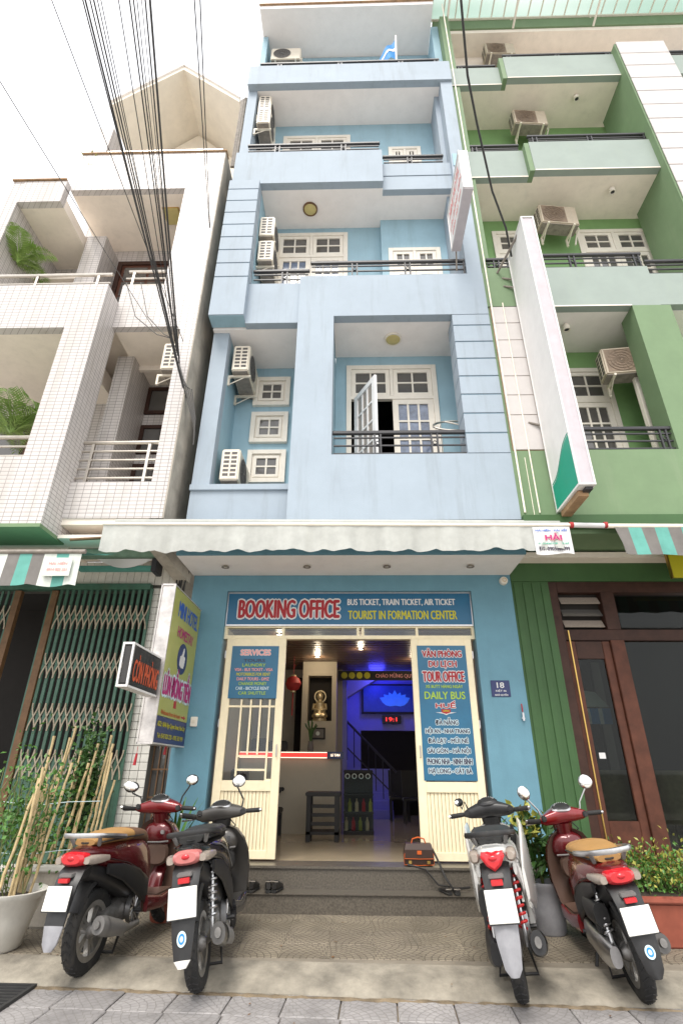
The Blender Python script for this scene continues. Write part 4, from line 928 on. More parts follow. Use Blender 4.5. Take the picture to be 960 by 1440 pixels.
# second balcony
G('parapet', 'greenp', 2.82, 5.2, 6.60, 6.74, 8.52, 9.47); G('parapet', 'greenp', 5.2, XE, 6.603, 6.74, 8.53, 9.28)
G('edge', 'soffit2', 2.84, 4.72, 6.597, 6.60, 8.515, 8.54)
G('wall', 'green', 2.82, 3.0, 7.70, 7.9, 8.7, 12.3); G('wall', 'green', 3.7, 4.8, 7.70, 7.9, 8.7, 12.3); G('wall', 'green', 6.35, XE, 7.70, 7.9, 8.7, 12.3); G('wall', 'green', 3.0, 3.7, 7.70, 7.9, 11.95, 12.3); G('wall', 'green', 4.8, 6.35, 7.70, 7.9, 11.95, 12.3)
french_door(GH, 4.8, 6.35, 8.7, 11.95, 7.72, .55, 5, pm='pane'); french_door(GH, 3.0, 3.7, 8.7, 11.95, 7.72, .55, 5, pm='pane', leaves=1, cols=2)
G('side_wall', 'greenm', XL, 2.5, 6.75, 7.72, 9.48, 19.2)
railing(GH, 2.42, 3.38, 6.70, 9.50, 9.84, (2.6, 3.0)); railing(GH, 3.40, 5.2, 6.66, 9.49, 9.88, (3.95, 5.1)); railing(GH, 5.22, 7.5, 6.66, 9.30, 9.68, ())
def step_balcony(z, top, xs, topl):
    G('soffit', 'soffit2', XL, xs, 6.86, 7.78, z, z+.22); G('soffit', 'soffit2', xs, XE, 6.74, 7.78, z, z+.22)
    G('parapet', 'greenp', XL, xs-.1, 6.73, 6.86, z, topl); G('parapet', 'greenp', xs, 6.30, 6.60, 6.74, z, top)
    G('return', 'greenm', xs-.1, xs-.002, 6.61, 6.86, z, top-.02)
    G('edge', 'soffit2', XL, xs-.1, 6.727, 6.73, z-.004, z+.025); G('edge', 'soffit2', xs, 6.3, 6.597, 6.60, z-.004, z+.025)
step_balcony(12.31, 13.27, 3.68, 13.2); step_balcony(15.8, 16.72, 3.58, 16.55)
railing(GH, 2.42, 3.55, 6.79, 13.22, 13.5, (2.6,)); railing(GH, 3.70, 6.28, 6.66, 13.29, 13.58, (3.85, 5.0, 6.18))
railing(GH, 2.42, 3.45, 6.79, 16.57, 16.76, (2.6,), bars=2); railing(GH, 3.60, 6.2, 6.66, 16.74, 16.92, (3.75, 4.9, 6.1), bars=2)
G('wall', 'green', 2.5, XE, 7.70, 7.9, 12.3, 15.8); G('wall', 'soffit2', 2.5, XE, 7.72, 7.9, 16.0, 19.35)
pr_ = G('white_pier', 'wtile', 6.22, 7.30, 6.45, 7.0, 10.0, 16.9)
for k in range(13): bx('cladding_board', 'wtile', pr_, 6.20, 7.32, 6.43, 6.447, 10.0+.53*k+.01, 10.0+.53*(k+1)-.01, bevel=.004)
G('pier_side', 'greenm', 6.17, 6.215, 6.46, 7.6, 8.7, 16.85); G('parapet', 'greenp', 7.32, XE, 6.60, 6.74, 15.8, 16.6); railing(GH, 7.32, XE, 6.66, 16.6, 16.9, (), bars=2)
# top slab and translucent canopy on steel
G('roof_slab', 'soffit2', 2.2, XE+1, 7.18, 7.9, 19.35, 19.5); G('fascia', 'greenm', 2.2, XE+1, 7.14, 7.24, 19.5, 19.95)
cz = 20.05
rf = build(MB().quad((2.1, 7.2, cz), (10, 7.2, cz), (10, 5.2, cz+.12), (2.1, 5.2, cz+.12)), 'canopy_sheet', 'polyc', GH, fix=False)
for k in range(24): bx('rafter', 'creamw', rf, 2.15+.33*k, 2.18+.33*k, 5.2, 7.2, cz-.05, cz-.015)
for y in (7.1, 6.55, 6.0, 5.4): bx('purlin', 'creamw', rf, 2.1, 10, y, y+.045, cz-.1, cz-.052)
for x in (2.55, 4.35, 6.5): build(MB().tube([(x, 7.16, 19.5), (x+.05, 5.6, cz-.1)], .03).tube([(x, 7.16, 19.9), (x, 7.16, 20.0)], .03), 'brace', 'creamw', rf)
G('gutter', 'mould', 2.08, 2.13, 5.2, 7.3, 19.6, cz+.1)
cond = MB()
cond.tube([(2.345, 6.575, z) for z in (4.6, 8.0, 12, 16, 19.4)], .014, 6); cond.tube([(2.55, 6.585, 4.6), (2.545, 6.585, 8.6)], .01, 6)
build(cond, 'conduit', 'beige', GH)
G('stain_pipe', 'beige', 2.47, 2.477, 6.59, 6.598, 4.55, 5.5)
for k, (x, z) in enumerate(((3.74, 8.51), (5.36, 12.3), (5.28, 15.79))):
    t = thing('balcony_spot', 'small cream spotlight under the '+('first', 'second', 'third')[k]+' green balcony soffit', 'spotlight', (x, 7.0, z-.14), group='cream spotlights on the green house')
    build(MB().lathe([(0, .14), (.03, .14), (.03, .11), (.06, .10), (.065, 0), (.045, 0), (.04, .03), (0, .035)], 14, 'z'), 'housing', 'creamw', t, W=False, smooth=True); build(MB().lathe([(0, .02), (.04, .018)], 12, 'z'), 'lens', 'dark', t, W=False)
# ground-floor shop door of the green house
SD = thing('shop_door', 'dark brown wood framed glass shop front of the green house', 'door', (3.8, 7.5, .37))
def Dr(name, mt, *c, bevel=.006): return bx(name, mt, SD, *c, bevel=bevel)
Dr('jamb', 'wood', 2.80, 2.94, 7.47, 7.62, .37, 3.9); Dr('head', 'wood', 2.94, 6.5, 7.47, 7.62, 3.74, 3.9); Dr('transom', 'wood', 2.94, 6.5, 7.48, 7.61, 3.05, 3.2); Dr('mullion', 'wood2', 3.55, 3.74, 7.465, 7.62, .37, 3.05); Dr('mullion', 'wood', 3.55, 3.74, 7.47, 7.62, 3.2, 3.74)
Dr('sill', 'wood2', 2.94, 6.5, 7.46, 7.63, .37, .52); Dr('mullion', 'wood2', 4.95, 5.1, 7.47, 7.62, .37, 3.74)
lf = Dr('door_leaf', 'wood2', 2.945, 3.07, 7.50, 7.57, .53, 3.04); bx('stile', 'wood2', lf, 3.44, 3.545, 7.50, 7.57, .53, 3.04, bevel=.006); bx('rail', 'wood2', lf, 3.07, 3.44, 7.505, 7.565, .53, .86, bevel=.006); bx('rail', 'wood', lf, 3.07, 3.44, 7.505, 7.565, 2.8, 3.04, bevel=.006)
bx('pane', 'glassd', lf, 3.07, 3.44, 7.53, 7.538, .86, 2.8); bx('sticker', 'twhite', lf, 3.12, 3.2, 7.524, 7.529, 1.55, 1.62)
Dr('pane', 'glassd', 3.74, 4.95, 7.54, 7.548, .52, 3.05, bevel=0); Dr('pane', 'glassd', 5.1, 6.5, 7.54, 7.548, .52, 3.05, bevel=0); Dr('transom_pane', 'glassd', 3.78, 4.95, 7.54, 7.548, 3.24, 3.70, bevel=0); Dr('transom_pane', 'glassd', 5.1, 6.5, 7.54, 7.548, 3.24, 3.70, bevel=0)
for z, t in ((3.60, .06), (3.42, .02), (3.26, .05)):
    lv = MB().add([(2.97, 7.56, z+.09), (3.53, 7.56, z+.09), (3.53, 7.49, z-.02), (2.97, 7.49, z-.02), (2.97, 7.567, z+.085), (3.53, 7.567, z+.085), (3.53, 7.497, z-.025), (2.97, 7.497, z-.025)], [(0,1,2,3),(7,6,5,4),(0,3,7,4),(1,5,6,2),(0,4,5,1),(3,2,6,7)])
    build(lv, 'louvre', 'clear' if t > .03 else 'pane', SD)
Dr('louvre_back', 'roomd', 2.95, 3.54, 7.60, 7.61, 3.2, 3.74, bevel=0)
rd = MB(); rd.tube([(2.985, 7.45, .56), (2.985, 7.45, 3.18)], .011); tag(build(rd, 'brass_rod', 'brass', None, smooth=True), 'thin brass rod standing upright against the brown shop door', 'rod')
cr_ = thing('shop_room', 'dark shop room behind the glass front of the green house', 'room', (4.5, 9, .37))
bx('floor', 'floor', cr_, 2.85, 7, 7.64, 11, .36, .40); bx('wall', 'roomd', cr_, 2.85, 7, 11, 11.1, .4, 4); bx('wall', 'roomd', cr_, 2.80, 2.85, 7.72, 11, .4, 4); bx('ceiling', 'roomd', cr_, 2.85, 7, 7.72, 11, 3.95, 4.0); bx('inner_frame', 'gcan', cr_, 4.3, 4.45, 10, 10.1, .4, 3.2)
for k, (x, y) in enumerate(((3.42, 8.05), (4.2, 8.0))):
    t = thing('wicker_chair', 'pale wicker tub chair inside the shop, '+('behind the door leaf' if k == 0 else 'behind the large right pane'), 'chair', (x, y, .4), group='wicker chairs in the shop')
    w2 = MB(); rings = []
    for z, rr, th_ in ((.42, .27, 1.0), (.7, .29, 1.0), (.95, .30, .8), (1.02, .30, .7)):
        rings.append([(rr*math.sin(a), -rr*math.cos(a)*.9, z) for a in [-2.1*th_+4.2*th_*k2/14 for k2 in range(15)]])
    w2.loft(rings, cap=False, close=False); o = build(w2, 'backrest', 'wick', t, W=False, smooth=True); 
    build(MB().lathe([(0, .40), (.27, .40), (.28, .43), (.27, .46), (0, .47)], 18, 'z'), 'seat', 'wick', t, W=False, smooth=True)
    for a in range(4): build(MB().tube([(.2*math.cos(a*PI/2+.78), .2*math.sin(a*PI/2+.78), .4), (.23*math.cos(a*PI/2+.78), .23*math.sin(a*PI/2+.78), 0)], .018), 'leg', 'wood', t, W=False)
# reflection of the striped awning opposite, modelled as cloth set behind the shop glass
sc = thing('awning_reflection', 'reflected blue and white striped awning, modelled behind the shop door glass', 'pelmet', (3.26, 7.75, 2.0))
for k in range(8): build(MB().box(3.03+.057*k, 3.087+.057*k, 7.75+.008*(k % 2), 7.757+.008*(k % 2), 1.98, 2.18), 'stripe', ('flagb', 'twhite')[k % 3 == 2], sc)
build(MB().add([(3.05, 7.75, 2.2), (3.47, 7.75, 2.2), (3.40, 7.95, 2.42), (3.1, 7.95, 2.46)], [(0, 1, 2, 3)]), 'cloth', 'whcan', sc, fix=False)
ys = thing('yellow_sign', 'plain yellow sign panel high at the right edge, under the awning', 'sign', (4.7, 7.0, 3.8)); bx('panel', 'tyel', ys, 4.36, 5.4, 6.98, 7.02, 3.80, 4.14, bevel=.005); bx('frame', 'brass', ys, 4.34, 4.36, 6.975, 7.025, 3.79, 4.15)

# ================================================================ AC UNITS
def ac_unit(label, loc, rz=0, casing='acw', fan='acd', tray=True):
    """local: front face looks to -y, width along x, origin at the middle of the underside"""
    t = thing('air_conditioner', label, 'air conditioner', loc, rz, group='outdoor air conditioner units')
    w_, d_, h_ = .80, .29, .56
    build(MB().box(-w_/2, w_/2, -d_/2, d_/2, 0, h_), 'casing', casing, t, W=False, bevel=.02)
    yf = -d_/2
    g = MB(); cx_ = -.10
    g.lathe([(0, yf-.004), (.225, yf-.004)], 28, 'y', (cx_, 0, h_/2)); build(g, 'fan_recess', fan, t, W=False)
    g = MB()
    for r_ in (.06, .115, .17, .225): g.lathe([(r_-.006, yf-.012), (r_+.006, yf-.012), (r_+.006, yf-.006), (r_-.006, yf-.006), (r_-.006, yf-.012)], 26, 'y', (cx_, 0, h_/2))
    for k in range(8):
        a = PI*k/8; c_, s_ = math.cos(a)*.222, math.sin(a)*.222
        g.tube([(cx_-c_, yf-.014, h_/2-s_), (cx_+c_, yf-.014, h_/2+s_)], .003, 4)
    build(g, 'fan_grille', 'grey' if casing == 'acw' else 'acg', t, W=False)
    if casing != 'acw': build(MB().box(cx_-.25, cx_+.25, yf-.003, yf+.004, .04, h_-.04), 'grille_frame', 'acg', t, W=False)
    build(MB().tube([(w_/2+.02, .0, .18), (w_/2+.08, .03, .12), (w_/2+.07, .13, .05), (w_/2+.02, .17, -.2)], .018, 7), 'refrigerant_pipe', 'creamw', t, W=False, smooth=True)
    # end louvres: two columns of slots on the end at -x
    s = MB()
    for c in range(2):
        for r_ in range(6): s.box(-w_/2-.003, -w_/2+.004, -.10+.115*c, -.015+.115*c, .07+.077*r_, .115+.077*r_)
    build(s, 'end_vents', 'acd', t, W=False)
    build(MB().box(-w_/2-.006, -w_/2+.003, -.012, .0, .05, .5).box(-w_/2-.005, -w_/2+.003, -.11, .11, .50, .515), 'vent_rib', 'acw', t, W=False)
    build(MB().box(w_/2-.001, w_/2+.03, -.06, .08, .1, .26), 'valve_cover', 'acw', t, W=False, bevel=.008)
    build(MB().box(-w_/2+.02, w_/2-.02, -d_/2+.02, d_/2-.02, -.012, .003), 'base_tray', 'acb', t, W=False)
    if tray:
        for x in (-.27, .27):
            b = MB(); b.box(x-.018, x+.018, -.17, .22, -.05, -.014); b.box(x-.018, x+.018, .185, .22, -.22, -.05)
            b.tube([(x, -.06, -.05), (x, .19, -.2)], .010, 6); build(b, 'bracket', 'acw', t, W=False)
    return t
ac_unit('rusty bottomed air conditioner high on the left wall of the first blue recess', (-1.95, 7.36, 7.52), R(90))
ac_unit('white air conditioner on the sill beside the lowest small window', (-1.93, 7.36, 5.37), R(90))
ac_unit('upper air conditioner of the pair beside the second blue balcony door', (-1.70, 7.2, 10.75), R(90))
ac_unit('lower air conditioner of the pair beside the second blue balcony door', (-1.68, 7.2, 10.05), R(90))
ac_unit('upper air conditioner of the pair on the third blue balcony', (-2.04, 7.15, 15.05), R(90))
ac_unit('lower air conditioner of the pair on the third blue balcony', (-2.0, 7.05, 14.32), R(90))
ac_unit('air conditioner on the top blue balcony under the roof slab', (-1.78, 7.36, 18.35), 0)
ac_unit('air conditioner behind the right pier of the tiled house', (-3.02, 7.0, 7.25), R(90))
ac_unit('air conditioner on the first green balcony beside the door', (4.66, 7.15, 7.42), R(-6), casing='acw2', fan='acg')
ac_unit('air conditioner above the second green balcony railing', (4.22, 7.3, 11.45), R(6), casing='acw2', fan='acg')
ac_unit('air conditioner on the third green balcony', (4.17, 7.3, 15.0), R(4), casing='acw2', fan='acg')
ac_unit('air conditioner on the top green balcony under the glass canopy', (3.95, 7.45, 18.55), R(2), casing='acw2', fan='acg')

# ================================================================ SIGNS
s1 = thing('lightbox_sign', 'tall white lightbox sign with green swoosh projecting from the green house', 'sign', (2.87, 6.2, 4.58))
bx('face_panel', 'swhite', s1, 2.775, 2.79, 5.77, 6.54, 4.61, 9.63); bx('edge_panel', 'sgrey', s1, 2.79, 2.96, 5.762, 6.54, 4.61, 9.63)
f = MB()
for x in (2.765, 2.955): f.box(x, x+.02, 5.745, 5.765, 4.58, 9.66); f.box(x, x+.02, 6.54, 6.56, 4.58, 9.66)
f.box(2.765, 2.975, 5.765, 6.54, 4.58, 4.61); f.box(2.765, 2.975, 5.765, 6.54, 9.63, 9.66); f.box(2.785, 2.955, 5.745, 5.765, 4.58, 4.6); f.box(2.785, 2.955, 5.745, 5.765, 9.64, 9.66)
build(f, 'frame', 'swhite', s1)
def sw_line(t): return 5.34-.30*t+.07*math.sin(t*PI*2)*-1
pts = [(5.775, 4.62), (6.535, 4.62)] + [(6.535-.76*t, 4.62+.36+.36*t+.05*math.sin((t-.5)*PI*2)) for t in [i/12 for i in range(13)]]
build(MB().prism(pts, lambda u, v, d: (d, u, v), 2.770, 2.7748), 'green_swoosh', 'sgreen', s1)
pts = [(6.535-.76*t, 4.62+.36+.36*t+.05*math.sin((t-.5)*PI*2)+.02) for t in [i/12 for i in range(13)]] + [(6.535-.76*t, 4.62+.36+.36*t+.05*math.sin((t-.5)*PI*2)+.035) for t in [i/12 for i in range(12, -1, -1)]]
build(MB().prism(pts, lambda u, v, d: (d, u, v), 2.770, 2.7748), 'swoosh_line', 'sgreen', s1)
br = MB()
for z in (9.1, 8.9, 6.0): br.tube([(2.86, 6.54, z), (2.62, 6.6, z+.12)], .018, 6)
br.tube([(2.85, 5.9, 9.66), (2.55, 6.6, 9.35)], .02, 6); build(br, 'bracket', 'acb', s1); bx('rusty_foot', 'mould', s1, 2.80, 2.93, 5.9, 6.5, 4.50, 4.575); bx('lamp_tray', 'dark', s1, 2.86, 2.95, 5.8, 6.3, 4.545, 4.578)
s2 = thing('small_lightbox_sign', 'small white lightbox with faded red lettering projecting from the second blue balcony', 'sign', (1.86, 5.95, 9.85))
bx('box', 'swhite', s2, 1.79, 1.935, 5.37, 6.53, 9.87, 10.86); bx('underside', 'sgrey', s2, 1.785, 1.94, 5.38, 6.53, 9.845, 9.868)
f = MB()
for z in (9.87, 10.84): f.box(1.775, 1.787, 5.36, 6.54, z, z+.02)
f.box(1.775, 1.787, 5.36, 5.38, 9.89, 10.84); f.box(1.775, 1.787, 6.52, 6.54, 9.89, 10.84); build(f, 'frame', 'swhite', s2)
lettering('MINI HOTEL', s2, 'tpink', (1.79, 5.95, 10.62), 'left', .9, .2, .035, proud=.004); lettering('LÚN ĐỒNG TIỀN', s2, 'tpink', (1.79, 5.95, 10.34), 'left', 1.0, .17, .035, proud=.004); lettering('0905 303 999', s2, 'tpink', (1.79, 5.95, 10.08), 'left', .8, .1, .035, proud=.004)
br = MB(); br.tube([(1.86, 6.53, 9.9), (1.86, 6.66, 9.5)], .015, 6); br.tube([(1.86, 6.53, 10.6), (2.1, 6.62, 10.6)], .015, 6); build(br, 'bracket', 'acb', s2)
# yellow hotel sign
s3 = thing('hotel_lightbox_sign', 'yellow green MINI HOTEL HOMESTAY lightbox sign with foil edge beside the blue wall', 'sign', (-2.3, 6.8, 1.65))
bx('face_panel', 'syel', s3, -2.235, -2.22, 6.22, 7.38, 1.94, 3.44); bx('address_panel', 'snavy', s3, -2.235, -2.219, 6.22, 7.38, 1.66, 1.935); bx('foil_edge', 'salu', s3, -2.375, -2.236, 6.21, 7.38, 1.66, 3.44, bevel=.004)
f = MB(); f.box(-2.24, -2.212, 6.2, 6.219, 1.64, 3.46); f.box(-2.385, -2.24, 6.197, 6.208, 1.64, 1.66); f.box(-2.385, -2.24, 6.197, 6.208, 3.442, 3.46); f.box(-2.385, -2.212, 6.22, 7.39, 3.442, 3.455); f.box(-2.385, -2.212, 6.22, 7.39, 1.643, 1.658); f.box(-2.39, -2.377, 6.197, 6.21, 1.64, 3.46); build(f, 'frame', 'salu', s3)
FX = -2.22
lettering('MINI HOTEL', s3, 'tblue', (FX, 6.88, 3.22), 'right', .84, .20, .035, proud=.003); lettering('HOMESTAY', s3, 'tmag', (FX, 6.86, 2.95), 'right', .66, .13, .035, proud=.003)
build(MB().lathe([(0, FX+.006), (.19, FX+.006), (.19, FX)], 30, 'x', (0, 6.84, 2.66)), 'badge', 'snavy', s3)
th_ = [(-.10, -.09), (-.10, .02), (-.06, .03), (-.02, .07), (.0, .13), (.03, .14), (.04, .10), (.025, .04), (.09, .035), (.10, .01), (.09, -.01), (.095, -.03), (.08, -.045), (.085, -.07), (.07, -.085), (.065, -.11), (-.03, -.115)]
build(MB().prism([(6.84+a, 2.66+b) for a, b in th_], lambda u, v, d: (d, u, v), FX+.0065, FX+.010), 'thumb_emblem', 'twhite', s3)
out_text('LÚN ĐỒNG TIỀN', s3, 'tmag', 'tpale', (FX, 6.82, 2.345), 'right', 1.06, .34, proud=.003)
build(MB().prism([(6.80+a, 2.06+b) for a, b in ((-.05, 0), (.05, 0), (.04, .08), (.02, .13), (0, .20), (-.02, .13), (-.04, .08))], lambda u, v, d: (d, u, v), FX, FX+.004), 'tower_emblem', 'tred', s3)
lettering('Welcome from the hotel', s3, 'tbrick', (FX, 6.70, 1.985), 'right', .72, .05, .035, proud=.003)
build(MB().prism([(7.12, 1.975), (7.22, 1.975), (7.22, 1.96), (7.29, 1.985), (7.22, 2.01), (7.22, 1.995), (7.12, 1.995)], lambda u, v, d: (d, u, v), FX, FX+.004), 'arrow', 'tred', s3)
lettering('ADD: 18/46 Ngo Quyen Street, Hue City', s3, 'tyel', (FX+.001, 6.80, 1.85), 'right', 1.04, .07, .035, proud=.003); lettering('Tel: 0543 820 220 - 0905 303 999', s3, 'tyel', (FX+.001, 6.80, 1.735), 'right', .96, .05, .035, proud=.003)
build(MB().tube([(-2.3, 7.38, 3.2), (-2.3, 7.46, 3.2)], .02).tube([(-2.3, 7.38, 1.9), (-2.3, 7.46, 1.9)], .02), 'bracket', 'dark', s3)
s4 = thing('vacancy_led_sign', 'black CÒN PHÒNG led sign with white rim on the yellow hotel sign', 'sign', (-2.29, 5.75, 2.12))
bx('case', 'black', s4, -2.335, -2.246, 5.36, 6.18, 2.14, 2.535); bx('front_panel', 'black', s4, -2.325, -2.256, 5.345, 5.36, 2.16, 2.515)
f = MB()
for z in (2.12, 2.535): f.box(-2.355, -2.238, 5.335, 6.18, z, z+.02)
for x in (-2.355, -2.256): f.box(x, x+.018, 5.335, 5.358, 2.14, 2.535)
build(f, 'rim', 'swhite', s4); lettering('CÒN PHÒNG', s4, 'torg', (-2.245, 5.79, 2.325), 'right', .72, .27, .02, proud=.003); bx('arm', 'dark', s4, -2.32, -2.27, 6.18, 6.21, 2.3, 2.36)
for k, (x, y, z) in enumerate(((-2.42, 6.35, 1.46), (-2.32, 7.0, 1.58))):
    tag(build(MB().tube([(x, y, z+.16), (x, y, z+.09), (x, y, z+.088), (x-.01, y, z-.03)], [.003, .003, .012, .018], 8), 'paper_tassel', 'tred'), 'small red paper tassel under the yellow hotel sign, '+('lower' if k == 0 else 'upper')+' of two', 'tassel', 'red paper tassels')

# ================================================================ AWNINGS
def cloth_valance(x0, x1, Y, ztop, drop, name, mt, parent, period=.52, sag=.05, n=160, wr=.012, amp=.045):
    mb = MB(); rows = 7; rings = []
    for j in range(rows):
        t = j/(rows-1); row = []
        for i in range(n+1):
            x = x0+(x1-x0)*i/n
            sc_ = amp*abs(math.sin(PI*(x-x0)/period))
            z = ztop-(drop-amp+sc_)*t+.006*math.sin(x*7+2)*t
            y = Y+wr*t*(math.sin(x*9.3)+.6*math.sin(x*23+1.3)+.4*math.sin(x*41+.5))+.02*t*math.sin(x*2.1)
            row.append((x, y, z))
        rings.append(row)
    mb.loft(rings, cap=False, close=False)
    return build(mb, name, mt, parent, smooth=True, fix=False)
a1 = thing('white_awning', 'rolled weathered white canvas awning with wavy edge above the entrance', 'awning', (-.2, 6.3, 3.9))
cloth_valance(-3.29, 2.74, 6.2, 4.275, .39, 'valance', 'awn', a1, period=.36, wr=.02, n=260, amp=.032)
build(MB().tube([(-3.3, 6.2, 4.285), (2.76, 6.2, 4.235)], .022, 10), 'front_bar', 'beige', a1, smooth=True)
mb = MB(); mb.loft([[(-3.3+6.05*i/60, 6.2+.34*t, 4.29-.05*i/60+.17*t-.05*math.sin(PI*t)+.006*math.sin(i*.9)) for i in range(61)] for t in (0, .25, .5, .75, 1)], cap=False, close=False); build(mb, 'canvas', 'awn', a1, smooth=True, fix=False)
build(MB().tube([(-3.3, 6.54, 4.46), (2.76, 6.54, 4.41)], .05, 12), 'roller', 'awn', a1, smooth=True)
for x in (-2.9, 2.3): build(MB().tube([(x, 6.22, 4.26), (x+.2, 6.42, 4.2), (x, 6.6, 4.3)], .018, 8), 'folding_arm', 'dark', a1, smooth=True)
hs = MB(); hs.loft([[(2.26+.47*i/12, 6.178+.006*math.sin(i*1.1), 4.20-.37*t-.012*math.sin(PI*i/6)*t) for i in range(13)] for t in (0, .3, .6, 1)], cap=False, close=False)
ns = thing('awning_maker_label', 'white maker label reading HẢI sewn to the right end of the white awning', 'label', (2.5, 6.17, 3.83)); build(hs, 'cloth', 'twhite', ns, smooth=True, fix=False)
lettering('MÁI HIÊN - MÁI XẾP', ns, 'tblue', (2.49, 6.165, 4.155), 'front', .40, .042, .035); out_text('HẢI', ns, 'tmag', 'tpink', (2.5, 6.165, 4.06), 'front', .2, .085, proud=.002); lettering('ĐC: 216 HÙNG VƯƠNG - TP HUẾ', ns, 'tgreen', (2.49, 6.165, 3.975), 'front', .38, .036, .035); lettering('ĐT: 0905303999', ns, 'tdark', (2.49, 6.165, 3.90), 'front', .38, .052, .035)
for x, nm in ((2.77, 'a'), (3.20, 'b')): build(MB().lathe([(0, x-.02), (.04, x-.02), (.04, x+.02), (0, x+.02)], 12, 'x', (0, 6.2, 4.235)), 'end_cap', 'redlan', a1)
build(MB().tube([(2.79, 6.2, 4.235), (3.18, 6.2, 4.225)], .034, 10), 'motor_tube', 'twhite', a1, smooth=True)
# striped right awning
a2 = thing('striped_awning_right', 'teal and grey striped awning at the right edge of the green house', 'awning', (4.2, 6.2, 3.8))
build(MB().tube([(3.2, 6.22, 4.23), (6.4, 6.22, 4.2)], .03, 10), 'front_bar', 'beige', a2, smooth=True)
def stripes(parent, x0, x1, n, Y, zt, drop, mats, slant=0.0, amp=.02):
    for k in range(n):
        xa = x0+(x1-x0)*k/n; xb = x0+(x1-x0)*(k+1)/n; mb = MB(); rings = []
        for j in range(6):
            t = j/5; rings.append([(x+slant*t*(1 if k == 0 and i == 0 else .35), Y+.012*t*math.sin(x*17)+.02*t*math.sin(x*5), zt-drop*t-amp*t*abs(math.sin(PI*(x-x0)/.5))) for i, x in enumerate([xa+(xb-xa)*i/5 for i in range(6)])])
        mb.loft(rings, cap=False, close=False); build(mb, 'stripe', mats[k % len(mats)], parent, smooth=True, fix=False)
stripes(a2, 3.31, 6.3, 18, 6.2, 4.20, .36, ('gcan', 'teal'), .08)
mb = MB(); mb.loft([[(3.31+3.0*i/30, 6.2+.3*t, 4.21+.16*t) for i in range(31)] for t in (0, .5, 1)], cap=False, close=False); build(mb, 'canvas', 'gcan', a2, fix=False)
# green striped left awning
a3 = thing('striped_awning_left', 'faded teal striped awning with torn end over the folding gate', 'awning', (-4.6, 6.0, 3.75))
stripes(a3, -5.9, -3.32, 17, 5.9, 3.76, .40, ('teal', 'gcan', 'whcan', 'teal', 'whcan', 'gcan'), -.0, .03)
build(MB().tube([(-5.9, 5.9, 3.77), (-3.28, 5.9, 3.77)], .028, 10), 'front_bar', 'acb', a3, smooth=True)
mb = MB(); mb.loft([[(-5.9+2.58*i/24, 5.9+.9*t, 3.78+.32*t-.04*math.sin(PI*t)) for i in range(25)] for t in (0, .33, .66, 1)], cap=False, close=False); build(mb, 'canvas', 'teal', a3, fix=False)
build(MB().box(-3.72, -3.40, 5.868, 5.874, 3.45, 3.68), 'patch', 'whcan', a3); lettering('MÁI HIÊN', a3, 'tpink', (-3.56, 5.866, 3.61), 'front', .22, .04, .035, proud=.003); lettering('0914 022 331', a3, 'tpink', (-3.56, 5.866, 3.53), 'front', .24, .035, .035, proud=.003)
rb = thing('awning_roller_box', 'green steel roller box and drooping white cloth above the folding gate', 'awning box', (-3.3, 6.8, 3.95))
bx('beam', 'sgn2', rb, -4.1, -2.78, 6.86, 6.98, 4.08, 4.20, bevel=.01); bx('lower_rail', 'teal', rb, -3.95, -2.82, 7.0, 7.1, 3.93, 4.0, bevel=.01); bx('end_bracket', 'dark', rb, -2.84, -2.76, 6.85, 7.1, 3.86, 4.06, bevel=.01)
mb = MB(); mb.loft([[(-3.65+.8*i/16, 6.90+.02*t, 4.06-.13*math.sin(PI*i/16)*t) for i in range(17)] for t in (0, .5, 1)], cap=False, close=False); build(mb, 'cloth', 'twhite', rb, fix=False)
build(MB().tube([(-3.75, 6.3, 4.10), (-3.0, 6.6, 4.28)], .02, 6).tube([(-3.75, 6.3, 4.10), (-2.9, 6.3, 4.16)], .014, 6), 'arm', 'rust', rb)
cbm = thing('corner_bracing', 'dark bundle of cables and slanted concrete bracket between tiled house and blue canopy', 'bracket', (-2.6, 7, 3.6))
build(MB().add([(-2.80, 6.5, 4.24), (-2.64, 6.5, 4.24), (-2.44, 7.40, 4.02), (-2.64, 7.40, 4.02), (-2.80, 6.5, 4.08), (-2.64, 6.5, 4.08), (-2.44, 7.40, 3.86), (-2.64, 7.40, 3.86)], [(0,1,2,3),(7,6,5,4),(0,3,7,4),(1,5,6,2),(0,4,5,1),(3,2,6,7)]), 'bracket', 'conc', cbm)
mb = MB()
for k in range(6): mb.tube([(-2.62+.035*k, 7.3+.02*(k % 3), 4.1), (-2.6+.02*k+.03*math.sin(k*2), 7.32, 3.7), (-2.58+.03*math.sin(k), 7.35, 3.3+.1*(k % 3))], .012, 6)
build(mb, 'cables', 'cable', cbm)

